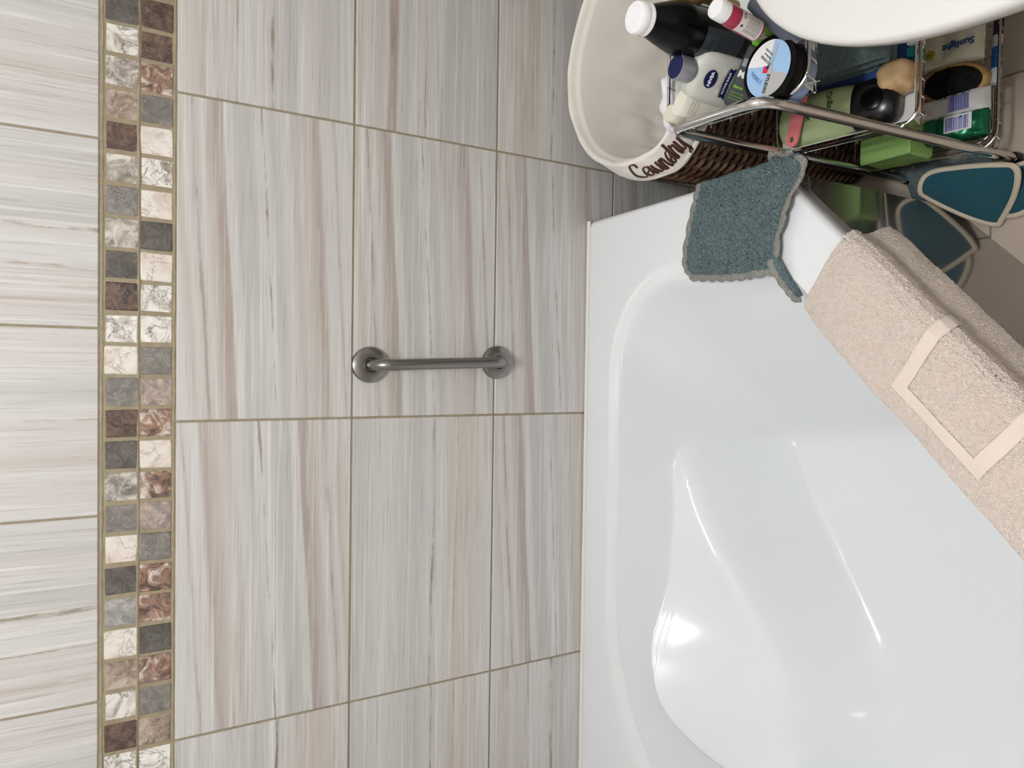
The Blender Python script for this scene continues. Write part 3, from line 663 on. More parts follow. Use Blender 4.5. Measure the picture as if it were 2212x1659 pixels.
# ---- top basket ----
NAVY = simple('navy_print', '161C4C', 0.5, spec=0.25); BLK = simple('black_print', '1B1B1D', 0.5); GREYP = simple('grey_print', '77777A', 0.5)
WHT = simple('white_print', 'F3F3F1', 0.5); GREENP = simple('lime_print', '78BE2E', 0.45)
Wd = Vector((-0.80, 0.60, 0)); Nd = Vector((-0.60, -0.80, 0)); Zd = Vector((0, 0, 1))
# black bottle
bx, by = 0.064, -0.560; z0 = T0(by)
t = thing('black_bottle', 'tall black bottle with a white screw cap at the back of the top basket', 'bottle', (bx, by, z0))
ax = Vector((-0.020, -0.010, 0.235))
MB().lathe([(0.030, 0), (0.037, 0.004), (0.039, 0.012), (0.039, 0.125), (0.0405, 0.135), (0.0405, 0.142), (0.038, 0.152), (0.030, 0.182), (0.0235, 0.203), (0.022, 0.212)], (bx, by, z0), ax, 48).build('bottle_body', BLACKG, t)
tip_ = Vector((bx, by, z0)) + ax.normalized() * 0.208
MB().lathe([(0.0225, 0), (0.0245, 0.002), (0.0245, 0.008), (0.0238, 0.009), (0.0245, 0.0105), (0.0245, 0.020), (0.0225, 0.0235), (0.0165, 0.0238), (0.0155, 0.0218), (0.0145, 0.0218), (0.0128, 0.0236), (0.004, 0.0236)], tip_, ax, 48).build('screw_cap', WHITEP, t)
def cyl_map(base, axis, r, ang0, h0, lift=0.0005, ydir=-1):
    a = Vector(axis).normalized(); x = Vector((1, 0, 0)); x = (x - a * x.dot(a)).normalized(); y = a.cross(x)
    return lambda u, v: Vector(base) + a * (h0 + v) + (x * math.cos(ang0 + u / r) + y * math.sin(ang0 + u / r)) * (r + lift)
cm = cyl_map((bx, by, z0), ax, 0.039, math.radians(222), 0.07)
lab = MB().grid(lambda u, v: cm((u - 0.5) * 0.05, (v - 0.5) * 0.085), 14, 3).build('label', simple('charcoal_label', '2E3238', 0.4), t)
cm2 = cyl_map((bx, by, z0), ax, 0.039, math.radians(222), 0.07, 0.001)
for yy, sz, tx in ((0.026, 0.016, 'Body'), (0.008, 0.009, 'MOISTURISER'), (-0.012, 0.006, 'wash and care')):
    text(tx, sz, BLK, lab, lambda u, v, yy=yy: cm2(u * 0.55, v + yy), 0.0, sx=1.0)
# small crimson bottle
px_, py_ = 0.026, -0.660; pz = 0.716
pax = Vector((0.012, -0.004, 0.1)); t = thing('pink_bottle', 'small pinkish red bottle with a white flip cap, between the black bottle and the washbasin', 'bottle', (px_, py_, pz - 0.004))
MB().lathe([(0.012, 0), (0.0150, 0.002), (0.0160, 0.006), (0.0160, 0.062), (0.0152, 0.070), (0.0135, 0.074)], (px_, py_, pz - 0.004), pax, 32).build('bottle_body', mat('raspberry_gel', '9A2344', 0.25, coat=0.4), t)
ptop = Vector((px_, py_, pz - 0.004)) + pax.normalized() * 0.073
MB().lathe([(0.0140, 0), (0.0152, 0.001), (0.0155, 0.018), (0.0143, 0.0215), (0.0105, 0.0220), (0.010, 0.0212), (0.002, 0.0212)], ptop, pax, 36).build('flip_cap', WHITEP, t)
MB().box(ptop + Vector((0.0152, 0.003, 0.013)), (0.005, 0.009, 0.010), 0.001).build('cap_hinge', WHITEP, t)
pm = cyl_map((px_, py_, pz - 0.004), pax, 0.0160, math.radians(236), 0.030)
lb = MB().grid(lambda u, v: pm((u - 0.5) * 0.034, (v - 0.5) * 0.046), 12, 3).build('label', simple('pale_label', 'DCD3CD', 0.5), t)
pm2 = cyl_map((px_, py_, pz - 0.004), pax, 0.0160, math.radians(236), 0.030, 0.001)
for k in range(7): text('with mild fruit extract', 0.0042, BLK, lb, lambda u, v, k=k: pm2(u * 0.72 + 0.002, v + 0.008 - k * 0.0042))
text('CE', 0.007, BLK, lb, lambda u, v: pm2(u + 0.009, v + 0.017), 0.0002)
MB().add([pm2(-0.005 + 0.002 * math.cos(a * 0.5236), 0.017 + 0.002 * math.sin(a * 0.5236)) for a in range(12)], [tuple(range(12))]).build('dot_mark', BLK, lb, smooth=False)
# dark grey tube under it
dg = thing('grey_tube', 'dark grey tube lying under the pinkish red bottle at the back of the jar', 'tube', (0.045, -0.668, 0.684))
MB().lathe([(0.010, 0), (0.013, 0.003), (0.0135, 0.02), (0.0125, 0.11), (0.011, 0.115)], (0.085, -0.640, 0.702), (-0.55, -0.42, -0.16), 24, sy=0.8).build('tube_body', simple('slate_plastic', '4A4F58', 0.35), dg)
# aftershave balm bottle
ncx, ncy = -0.004, -0.553; nz = T0(ncy)
t = thing('balm_bottle', 'frosted bottle with a silver and navy cap and a navy oval badge', 'bottle', (ncx, ncy, nz))
FROST = mat('frosted_body', 'C6C6BC', 0.30, trans=0.0, coat=0.5, vary=(30, 'D2D2CA', 0.6))
na = (Zd * 1.0 + Nd * -0.06).normalized()
MB().lathe([(0.86, 0), (0.95, 0.002), (1.0, 0.008), (1.0, 0.070), (0.97, 0.080), (0.86, 0.089), (0.55, 0.096), (0.40, 0.098)], (ncx, ncy, nz), na, 56, sx=0.041, sy=0.020, xdir=Wd, power=3.4).build('bottle_body', FROST, t)
ctop = Vector((ncx, ncy, nz)) + na * 0.096
MB().lathe([(0.0155, -0.006), (0.0200, 0), (0.0205, 0.003), (0.0205, 0.026), (0.0200, 0.0285), (0.0190, 0.029)], ctop, na, 48).build('cap', mat('silver_plastic', '9A9CA0', 0.30, 0.55), t)
MB().lathe([(0.0189, 0.0288), (0.0185, 0.0296), (0.004, 0.0296)], ctop, na, 40).build('cap_top', NAVY, t)
fN = plane_map(Vector((ncx, ncy, nz + 0.007)) + Nd * 0.0206, -Wd, na, 0.0012)
fT = plane_map(Vector((ncx, ncy, nz + 0.007)) + Nd * 0.0206, -Wd, na, 0.0020)
MB().add([fN(0.0145 * math.cos(a * math.pi / 16), 0.060 + 0.0125 * math.sin(a * math.pi / 16)) for a in range(32)], [tuple(range(32))]).build('badge', NAVY, t, smooth=False)
text('NIVEA', 0.0082, WHT, t, lambda u, v: fT(u, v + 0.060), 0.0004)
quad_patch(fN, [(-0.021, 0.041), (0.020, 0.041), (0.020, 0.034), (-0.021, 0.034)]).build('banner', simple('pale_banner', 'D8D8D0', 0.5), t, smooth=False)
text('SENSITIVE', 0.0052, GREYP, t, lambda u, v: fT(u, v + 0.0375))
quad_patch(fN, [(-0.024, 0.030), (0.0, 0.0325), (0.024, 0.030), (0.022, 0.024), (0.026, 0.018), (0.0, 0.0205), (-0.026, 0.018), (-0.022, 0.024)]).build('banner', NAVY, t, smooth=False)
text('ACTIVE BALM', 0.0058, WHT, t, lambda u, v: fT(u, v + 0.0265), 0.0002)
# printed white packet behind the wires
wbx = thing('printed_packet', 'crumpled white packet with small black marks, behind the back wires of the top basket', 'packet', (0.004, -0.436, 0.62))
def blob(c, rx, ry, rz, amp, sc, xdir=None):
    def g(u, v):
        th = 2 * math.pi * u; ph = math.pi * (v - 0.5)
        d = Vector((math.copysign(abs(math.cos(th)) ** 0.6, math.cos(th)) * math.cos(ph) ** 0.6, math.copysign(abs(math.sin(th)) ** 0.6, math.sin(th)) * max(math.cos(ph), 0) ** 0.6, math.copysign(abs(math.sin(ph)) ** 0.7, math.sin(ph))))
        k = 1 + amp * noise.noise(d * sc + Vector(c) * 9); return Vector(c) + Vector((d.x * rx * k, d.y * ry * k, d.z * rz * k))
    return MB().grid(g, 56, 28, True)
blob((0.004, -0.428, 0.645), 0.056, 0.022, 0.048, 0.22, 2.4).build('packet_body', simple('white_wrap', 'E9E7EC', 0.5), wbx, sharp=180)
for k in range(9):
    a, b_ = rnd.uniform(-0.028, 0.028), rnd.uniform(-0.022, 0.022)
    MB().tube([(0.004 + a, -0.4495, 0.645 + b_), (0.004 + a + rnd.uniform(-.004, .004), -0.4500, 0.645 + b_ + 0.006)], 0.0011, 5).build('printed_mark', BLK, wbx)
# cream tube and cream roll
cx_, cy_ = -0.040, -0.515; cz = T0(cy_)
t = thing('cream_tube', 'cream white tube with fine grey lettering, beside the chrome bar in the top basket', 'tube', (cx_, cy_, cz))
MB().lathe([(0.9, 0), (1.0, 0.003), (1.0, 0.05), (0.98, 0.078), (0.94, 0.080)], (cx_, cy_, cz), Zd, 36, sx=0.022, sy=0.014, xdir=Wd, power=3).build('tube_body', simple('cream_plastic', 'E6E1D3', 0.4), t)
fC = plane_map(Vector((cx_, cy_, cz)) + Nd * 0.0145, -Wd, Zd, 0.0012)
for k in range(3): text('hand cream', 0.005, GREYP, t, lambda u, v, k=k: fC(u, v + 0.066 - 0.007 * k))
t = thing('cream_roll', 'small cream coloured roll standing in the left back corner of the top basket', 'roll', (-0.043, -0.476, T0(-0.476)))
MB().lathe([(0.014, 0), (0.016, 0.002), (0.016, 0.058), (0.014, 0.061), (0.006, 0.061)], (-0.043, -0.476, T0(-0.476)), Zd, 28).build('roll_body', simple('ivory_paper', 'DDD6C6', 0.7), t)
# tube with a mask: lies on its side between balm bottle and jar
mo = Vector((-0.008, -0.6045, 0.0)); mo -= Wd * 0.010; mo.z = T0(mo.y) + 0.027
t = thing('face_mask_tube', 'charcoal and lime green face mask tube lying on its side behind the round jar', 'tube', (mo.x, mo.y, mo.z - 0.03))
mn = (Nd * 0.80 + Zd * 0.60).normalized(); mv = (Zd * 0.80 - Nd * 0.60).normalized()
MM = Matrix((Wd, mv, mn)).transposed()
def mbx(c0, c1, m, nm):
    MB().box(mo + Wd * ((c0 + c1) / 2) , (c1 - c0, 0.038, 0.018), 0.004, MM.to_4x4()).build(nm, m, t)
CHAR = simple('charcoal_plastic', '3E4042', 0.4)
mbx(-0.066, -0.030, GREENP, 'tube_shoulder'); mbx(-0.030, 0.066, CHAR, 'tube_body')
fM = plane_map(mo + mn * 0.009, -mv, -Wd, 0.0012)
text('clean', 0.013, WHT, t, lambda u, v: fM(u, v + 0.046), 0.0004)
text('PURE', 0.009, GREENP, t, lambda u, v: fM(u, v + 0.019), 0.0004)
quad_patch(fM, [(-0.018, 0.009), (0.018, 0.009), (0.018, -0.003), (-0.018, -0.003)]).build('grey_panel', simple('mid_grey_panel', '8A8D90', 0.5), t, smooth=False)
fM2 = plane_map(mo + mn * 0.009, -mv, -Wd, 0.0020)
text('CLAY', 0.009, CHAR, t, lambda u, v: fM2(u, v + 0.003), 0.0003)
text('MASK', 0.0135, WHT, t, lambda u, v: fM2(u, v - 0.015), 0.0007)
text('detox', 0.007, GREENP, t, lambda u, v: fM2(u - 0.008, v - 0.034), 0.0002)
for k in range(3): text('deep pore wash', 0.0036, GREENP, t, lambda u, v, k=k: fM2(u - 0.006, v - 0.043 - 0.005 * k))
MB().add([fM2(0.014 + 0.005 * math.cos(a * 0.5236), -0.054 + 0.005 * math.sin(a * 0.5236)) for a in range(12)], [tuple(range(12))]).build('round_mark', GREENP, t, smooth=False)
# styling jar
jx, jy = -0.026, -0.662; jz = T0(jy) - 0.002
t = thing('styling_jar', 'round blue tinted jar with a black lid and a blue and white label', 'jar', (jx, jy, jz))
MB().lathe([(0.040, 0), (0.046, 0.003), (0.0475, 0.010), (0.0485, 0.026), (0.0485, 0.036)], (jx, jy, jz), Zd, 64).build('jar_body', mat('blue_tinted_plastic', '8CA2C8', 0.2, coat=0.5), t)
JT = jz + 0.0585
LJ = -0.008
MB().lathe([(a, b_ + LJ) for a, b_ in [(0.0495, 0.040), (0.0515, 0.0415), (0.0520, 0.044), (0.0520, 0.0465), (0.0505, 0.048), (0.0520, 0.0495), (0.0520, 0.0615), (0.0505, 0.0650), (0.0470, 0.0665), (0.0435, 0.0665), (0.0430, 0.0658), (0.01, 0.0658)]], (jx, jy, jz), Zd, 72).build('jar_lid', BLACKG, t)
fu = Vector((0.52, -0.855, 0)).normalized()   # reading direction of the word STUDIO runs back along -fu
jc = Vector((jx, jy, JT))
ju = Vector((-0.93, 0.37, 0)).normalized(); jv = Zd.cross(ju)   # ju: along the diagonal split
LR = 0.0425
def disc_part(test_poly, m, lift):
    fm = plane_map(jc, ju, jv, lift)
    return MB().add([fm(a, b_) for a, b_ in test_poly], [tuple(range(len(test_poly)))]).build('label_field', m, t, smooth=False)
def sector(a0, a1, n=24): return [(LR * math.cos(math.radians(a0 + (a1 - a0) * k / n)), LR * math.sin(math.radians(a0 + (a1 - a0) * k / n))) for k in range(n + 1)]
SKY = simple('sky_blue_print', 'A3C7EC', 0.35); LGR = simple('light_grey_print', 'B9B6B4', 0.4)
disc_part(sector(0, 360, 64)[:-1], SKY, 0.0004)
# with the jar seen from the camera: white field far left top, grey field near bottom
disc_part([(-0.003, -0.002)] + sector(183, 272, 20), WHT, 0.0008)
disc_part([(0.002, 0.004)] + sector(6, 82, 20), LGR, 0.0008)
fj = plane_map(jc, ju, jv, 0.0013); fj2 = plane_map(jc, ju, jv, 0.0017)
quad_patch(fj, [(-0.036, 0.004), (-0.034, 0.008), (-0.004, 0.006), (0.001, 0.012), (0.004, 0.010), (0.0, 0.002)]).build('tool_drawing', LGR, t, smooth=False)
quad_patch(fj, [(-0.003, -0.009), (0.007, -0.009), (0.007, 0.001), (-0.003, 0.001)]).build('red_square', simple('red_print', 'E02A45', 0.4), t, smooth=False)
quad_patch(fj2, [(-0.004, -0.003), (0.001, -0.003), (0.001, 0.002), (-0.004, 0.002)]).build('blue_square', simple('blue_print', '232A80', 0.4), t, smooth=False)
fS = plane_map(jc + ju * 0.022 + jv * 0.0055, ju, jv, 0.0014)
text('STUDIO', 0.0088, BLK, t, fS, 0.0003, sx=0.9)
uu = -jv * 0.89 - ju * 0.45; vv = ju * 0.89 - jv * 0.45   # these words stand upside down towards the room
text("L'OR\u00c9AL", 0.0085, simple('deep_blue_print', '2A5D92', 0.4), t, plane_map(jc + ju * 0.0145 - jv * 0.0185, uu, vv, 0.0014), 0.0, sx=0.95)
for k, (tx, sz) in enumerate((('STYLE REWORK', 0.0056), ('fibre flex gum', 0.0046), ('LOOK CONTROL', 0.0036))):
    text(tx, sz, BLK, t, plane_map(jc - ju * (0.0115 + 0.0062 * k) - jv * (0.0085 - 0.001 * k), uu, vv, 0.0014), 0.0001, sx=0.68)
# brown brush at the right end
t = thing('bristle_brush', 'brown wooden round brush standing behind the black bottle at the edge of the picture', 'brush', (0.125, -0.552, T0(-0.552)))
MB().lathe([(0.012, 0), (0.013, 0.06), (0.016, 0.075), (0.030, 0.090), (0.036, 0.105), (0.036, 0.118), (0.030, 0.128), (0.012, 0.133)], (0.125, -0.552, T0(-0.552)), (0.05, -0.05, 1), 32).build('brush_body', mat('tan_wood', '9A7B4E', 0.6, vary=(60, '7C5D38', 0.5)), t)

# ---- middle basket ----
sh0 = Vector((-0.006, -0.470, T1(-0.47) + 0.026)); sh1 = Vector((-0.016, -0.690, T1(-0.69) + 0.034)); sa = sh1 - sh0
t = thing('shampoo_bottle', 'light green shampoo bottle with a big black cap lying in the middle basket', 'bottle', sh0 - Zd * 0.025)
GRN = simple('pale_green_plastic', 'B9CB98', 0.35, coat=0.3)
xd = Vector((1, 0, 0))
MB().lathe([(0.25, -0.016), (0.55, -0.013), (0.80, -0.006), (0.95, 0.008), (1.0, 0.03), (1.0, 0.09), (0.96, 0.115), (0.86, 0.138)], sh0, sa, 44, sx=0.048, sy=0.026, xdir=xd, power=2.3).build('bottle_body', GRN, t)
c0 = sh0 + sa.normalized() * 0.1385
MB().lathe([(0.88, 0), (0.93, 0.004), (0.94, 0.03), (0.90, 0.048), (0.80, 0.062), (0.60, 0.071), (0.2, 0.073)], c0, sa, 44, sx=0.047, sy=0.030, xdir=xd, power=2.3).build('cap', BLACKP, t)
MB().lathe([(0.019, 0), (0.019, 0.004), (0.016, 0.0055), (0.0, 0.0055)], c0 + sa.normalized() * 0.042 + Zd * 0.0255 + Vector((0.0, 0, 0)), Vector((0, -0.35, 1)), 28).build('flip_lid', BLACKG, t)
nrm = xd.cross(sa.normalized()); nrm = nrm if nrm.z > 0 else -nrm
def bmap(cu, cv, rot=0):
    def f(u, v):
        a = math.cos(rot) * u - math.sin(rot) * v + cu; h = math.sin(rot) * u + math.cos(rot) * v + cv
        k = max(0.0, 1 - abs(a / 0.048) ** 2.3) ** (1 / 2.3)
        return sh0 + sa.normalized() * h + xd * a + nrm * (0.026 * k + 0.0008)
    return f
text('Organics', 0.016, simple('dark_green_print', '2F3F22', 0.5), t, bmap(0.008, 0.096, math.pi), 0.0002)
PRT = bmap(-0.004, 0.056)
for k in range(5):
    a = k * 1.2566; MB().add([PRT(0.002 * math.cos(a + 1.5), 0.002 * math.sin(a + 1.5)), PRT(0.011 * math.cos(a), 0.009 * math.sin(a)), PRT(0.002 * math.cos(a - 1.5), 0.002 * math.sin(a - 1.5))], [(0, 1, 2)]).build('leaf_print', simple('leaf_green', '1F5A38', 0.5), t, smooth=False)
# coral handle with hole
h0, h1 = Vector((0.036, -0.536, 0.452)), Vector((-0.062, -0.498, 0.436)); hd = (h1 - h0).normalized(); hs = Zd.cross(hd).normalized(); hn = hd.cross(hs)
t = thing('coral_handle', 'flat coral pink plastic handle with a round hole, on the green shampoo bottle', 'handle', h0)
L_ = (h1 - h0).length; hw = 0.0138; ring_o, ring_i = [], []; nn = 24
for k in range(nn):
    a = 2 * math.pi * k / nn + math.pi; ox = hw * math.cos(a); oy = hw * math.sin(a)
    ring_i.append((L_ - hw + 0.0058 * math.cos(a), 0.0058 * math.sin(a)))
    if math.cos(a) < -0.02: ring_o.append((-0.02 + 0.0 * ox, hw * math.copysign(1, math.sin(a)) if abs(math.sin(a)) > 0.3 else hw * math.sin(a) / 0.3))
    else: ring_o.append((L_ - hw + ox, oy))
vs = []
for hgt in (0.002, -0.002):
    for rr in (ring_o, ring_i): vs += [h0 + hd * a + hs * b_ + hn * hgt for a, b_ in rr]
fs = []
for k in range(nn):
    j = (k + 1) % nn
    fs += [(k, j, nn + j, nn + k), (2 * nn + j, 2 * nn + k, 3 * nn + k, 3 * nn + j), (k, 2 * nn + k, 2 * nn + j, j), (nn + j, 3 * nn + j, 3 * nn + k, nn + k)]
MB().add(vs, fs).build('handle_plate', simple('coral_plastic', 'F58A90', 0.4), t, smooth=False)
# folded teal fleece and blue cloth
def fold(name, label, x0, x1, y0, y1, zfn, h, m, layers, piece):
    t = thing(name, label, 'cloth', ((x0 + x1) / 2, (y0 + y1) / 2, zfn((y0 + y1) / 2)))
    for k in range(layers):
        hh = h / layers
        def g(u, v, k=k):
            x = x0 + (x1 - x0) * u - 0.004 * k + 0.004 * noise.noise(Vector((v * 5, k * 3.3, 1))); a = math.pi * 2 * v
            yy = (y0 + y1) / 2 + (y1 - y0) / 2 * math.copysign(abs(math.cos(a)) ** 0.25, math.cos(a)) - 0.003 * k; zz_ = hh / 2 * math.copysign(abs(math.sin(a)) ** 0.5, math.sin(a))
            p = Vector((x, yy, zfn(yy) + hh * (k + 0.5) + zz_)); return p + Vector((0, 0, noise.noise(p * 22) * 0.006 * (0.4 if zz_ < 0 else 1) + noise.noise(p * 260) * 0.0011))
        MB().grid(g, 70, 90).build(piece, m, t, sharp=180)
    return t
FLE = mat('teal_fleece', '4C6669', 1.0, sheen=0.5, bump=(420, 1.0, 0.004, 'noise'), vary=(120, '66807F', 0.5))
fold('folded_fleece', 'folded dark teal fleece cloth in the middle basket, under the washbasin edge', 0.052, 0.30, -0.672, -0.480, lambda y: T1(y) + 0.020, 0.050, FLE, 2, 'fleece_layer')
fold('blue_cloth', 'folded blue cloth peeping out beneath the teal fleece in the middle basket', 0.036, 0.31, -0.694, -0.470, T1, 0.018, simple('denim_blue_cloth', '2D4C86', 1.0, sheen=0.3, bump=(300, 0.6, 0.002, 'noise')), 1, 'cloth_layer')
t = thing('bath_sponge', 'rounded pale tan sponge ball at the front of the middle basket', 'sponge', (0.024, -0.678, T1(-0.678)))
blob((0.020, -0.676, T1(-0.678) + 0.032), 0.029, 0.030, 0.030, 0.10, 1.6).build('sponge_body', mat('tan_sponge', 'D8B98F', 0.45, coat=0.3, vary=(24, 'B98F55', 0.45)), t, sharp=180)
for k, (xa, m1, nm, lbl) in enumerate(((0.046, '1E8E8E', 'toothpaste_tube', 'white and teal tube standing against the front wires of the middle basket'), (0.066, '8E2F3E', 'cream_sachet', 'white sachet with a dark red stripe, next to the teal tube in the middle basket'))):
    y = -0.697; zt_ = T1(y)
    t = thing(nm, lbl, 'tube', (xa + 0.012, y, zt_))
    MB().lathe([(0.8, 0), (1, 0.004), (1, 0.028), (0.9, 0.036)], (xa + 0.012, y, zt_), Zd, 28, sx=0.0095, sy=0.007, power=3).build('tube_body', simple('teal_plastic', '1F7F80', 0.35) if k == 0 else WHITEP, t)
    MB().lathe([(1, 0.010), (1.03, 0.011), (1.03, 0.022), (1, 0.023)], (xa + 0.012, y, zt_), Zd, 28, sx=0.0097, sy=0.0072, power=3, cap0=False, cap1=False).build('colour_stripe', simple('stripe_%d' % k, 'E8E8E6' if k == 0 else m1, 0.4), t)

# ---- bottom basket ----
def pack(name, label, c, dx, dy, dz, m, cat='packet', crimp=True, amp=0.12, crumple=20):
    c = Vector(c); t = thing(name, label, cat, c - Zd * dz / 2)
    def g(u, v):
        th = 2 * math.pi * u; s_ = 2 * v - 1
        e = (1 - abs(s_) ** 6) ** 0.5 if abs(s_) < 1 else 0
        x = math.copysign(abs(math.cos(th)) ** 0.45, math.cos(th)) * dx / 2 * (0.97 if crimp else e ** 0.2 if e > 0 else 0.5)
        z = math.copysign(abs(math.sin(th)) ** 0.55, math.sin(th)) * dz / 2 * max(e, 0.05)
        p = c + Vector((x, s_ * dy / 2, z + s_ * dy / 2 * 0.16)); k = noise.noise(p * crumple * 2.2) * amp * 0.03 + noise.noise(p * crumple * 6) * amp * 0.012
        return p + Vector((k * 0.4, 0, k))
    MB().grid(g, 48, 34, True).build('wrapper', m, t, sharp=180); return t
SUN = simple('waxy_white_wrap', 'DDD8BC', 0.35, vary=(26, 'E6E2D6', 0.5))
sc = Vector((0.156, -0.622, T2(-0.622) + 0.026)); t = pack('soap_packet', 'white and yellow soap bar packet printed Sunlight in the bottom basket', sc, 0.092, 0.128, 0.044, SUN)
up = lambda v: Vector((0, v, v * 0.16))
fP = plane_map(sc + Zd * 0.0245, (0.04, -1, -0.16), (1, 0, 0), 0.0008)
fP2 = lambda u, v: sc + Vector((v, -u, 0.0255 - u * 0.16))
text('Sunlight', 0.0175, simple('sunlight_blue', '1E4C86', 0.4), t, lambda u, v: fP2(-u + 0.030, -v - 0.014), 0.0006)
MB().add([fP2(-0.020 + 0.010 * math.cos(a * 0.2618), -0.020 + 0.010 * math.sin(a * 0.2618)) for a in range(24)], [tuple(range(24))]).build('round_emblem', simple('olive_yellow_print', 'B6A53A', 0.4), t, smooth=False)
text('50', 0.009, simple('dark_olive', '4A4420', 0.5), t, lambda u, v: fP2(-u - 0.020, -v - 0.020) + Zd * 0.0008)
quad_patch(fP2, [(-0.030, 0.012), (0.034, 0.018), (0.034, 0.026), (-0.030, 0.020)]).build('yellow_band', simple('yellow_print', 'D6C85A', 0.4), t, smooth=False)
# oval scrubbing brush
bc = Vector((0.078, -0.632, T2(-0.632) + 0.024))
t = thing('scrubbing_brush', 'oval wooden scrubbing brush with dark bristles facing up, in the bottom basket', 'brush', bc - Zd * 0.02)
WOOD = mat('pale_wood', 'C9A566', 0.55, vary=(40, 'B08A4E', 0.5), bump=(200, 0.3, 0.001, 'noise'))
bax = Vector((-0.18, -0.10, 0.97))
MB().lathe([(0.80, -0.02), (0.95, -0.017), (1, -0.010), (1, 0.004), (0.97, 0.008), (0.86, 0.010), (0.82, 0.006)], bc, bax, 56, sx=0.064, sy=0.036, xdir=(-0.12, -1, -0.16)).build('wooden_back', WOOD, t)
mbb = MB(); bx_ = Vector((-0.12, -1, -0.16)); bx_ = (bx_ - bax.normalized() * bx_.dot(bax.normalized())).normalized(); byv = bax.normalized().cross(bx_)
for k in range(420):
    r = math.sqrt(rnd.random()) * 0.80; a = rnd.uniform(0, 2 * math.pi); p = bc + bx_ * (r * 0.064 * math.cos(a)) + byv * (r * 0.036 * math.sin(a)) + bax.normalized() * 0.004
    mbb.tube([p, p + bax.normalized() * 0.015 + Vector((rnd.uniform(-.003, .003), rnd.uniform(-.003, .003), 0))], 0.0011, 4)
o = mbb.build('bristles', simple('dark_bristle', '1C1D1A', 0.8), t); o['kind'] = 'stuff'
MB().lathe([(0.84, 0.0048), (0.82, 0.009), (0.6, 0.0125), (0.2, 0.0135)], bc, bax, 40, sx=0.064, sy=0.036, xdir=(-0.12, -1, -0.16)).build('bristle_bed', simple('dark_bed', '141412', 0.9), t)
BARC = simple('violet_blue_print', '5B62B4', 0.5)
def barcode(t, f, w_, h_, back=True):
    if back: quad_patch(lambda u, v: f(u, v), [(-w_ / 2 - .003, -h_ / 2 - .003), (w_ / 2 + .003, -h_ / 2 - .003), (w_ / 2 + .003, h_ / 2 + .003), (-w_ / 2 - .003, h_ / 2 + .003)]).build('barcode_label', WHT, t, smooth=False)
    u = -w_ / 2; mb = MB()
    while u < w_ / 2 - 0.002:
        b_ = rnd.choice((0.0008, 0.0014, 0.0022)); fz = lambda a, b2: f(a, b2) + Zd * 0.0006
        mb.add([fz(u, -h_ / 2), fz(u + b_, -h_ / 2), fz(u + b_, h_ / 2), fz(u, h_ / 2)], [(0, 1, 2, 3)]); u += b_ + rnd.choice((0.0007, 0.0012))
    mb.build('barcode', BARC, t, smooth=False)
wc2 = Vector((0.032, -0.628, T2(-0.628) + 0.021)); t = pack('barcode_packet', 'white packet with a violet blue barcode, between the oval brush and the green packet', wc2, 0.046, 0.136, 0.036, simple('white_paper_wrap', 'DCD9D6', 0.45))
barcode(t, lambda u, v: wc2 + Vector((v, -u - 0.022, 0.0200 + (-u - 0.022) * 0.16)), 0.036, 0.030, False)
text('soap', 0.010, BLK, t, lambda u, v: wc2 + Vector((v, -u + 0.046, 0.0205 + (-u + 0.046) * 0.16)))
gc = Vector((-0.014, -0.628, T2(-0.628) + 0.026)); t = pack('green_packet', 'shiny green foil soap packet with a white barcode label in the bottom basket', gc, 0.052, 0.136, 0.044, mat('green_foil', '0E6B45', 0.22, 0.45, coat=0.3), crumple=26, amp=0.2)
barcode(t, lambda u, v: gc + Vector((v + 0.004, -u - 0.026, 0.0245 + (-u - 0.026) * 0.16)), 0.042, 0.026)
quad_patch(lambda u, v: gc + Vector((v, -u, 0.0240 - u * 0.16)), [(-0.046, -0.018), (-0.012, -0.018), (-0.012, 0.018), (-0.046, 0.018)]).build('dark_panel', simple('deep_green_print', '1E5A3F', 0.4), t, smooth=False)
# light green box
gx0, gy0 = -0.022, -0.540; gz0 = T2(gy0) + 0.0
t = thing('green_box', 'plain light green plastic box at the left side of the bottom basket', 'box', (gx0, gy0, gz0))
MB().box((gx0, gy0, gz0 + 0.040), (0.074, 0.105, 0.078), 0.006).build('box_body', simple('apple_green_plastic', '93BC68', 0.4), t)
MB().box((gx0, gy0, gz0 + 0.083), (0.077, 0.108, 0.010), 0.003).build('box_lid', simple('apple_green_lid', '99C270', 0.4), t)
# marker along the front rim
t = thing('striped_pen', 'dark violet and blue striped pen lying along the front wires of the bottom basket', 'pen', (0.15, -0.700, T2(-0.70)))
pa, pb = Vector((0.26, -0.703, T2(-0.703) + 0.012)), Vector((0.060, -0.697, T2(-0.697) + 0.012)); pd = pb - pa
for a, b_, c_, nm in ((0, 0.55, '2A1F3A', 'barrel'), (0.55, 0.66, 'C9CDD4', 'label_ring'), (0.66, 0.86, '1F5FA8', 'grip'), (0.86, 1.0, 'CFE0EC', 'cap')):
    MB().tube([pa + pd * a, pa + pd * b_], 0.0085, 16).build(nm, simple('pen_' + nm, c_, 0.35), t)
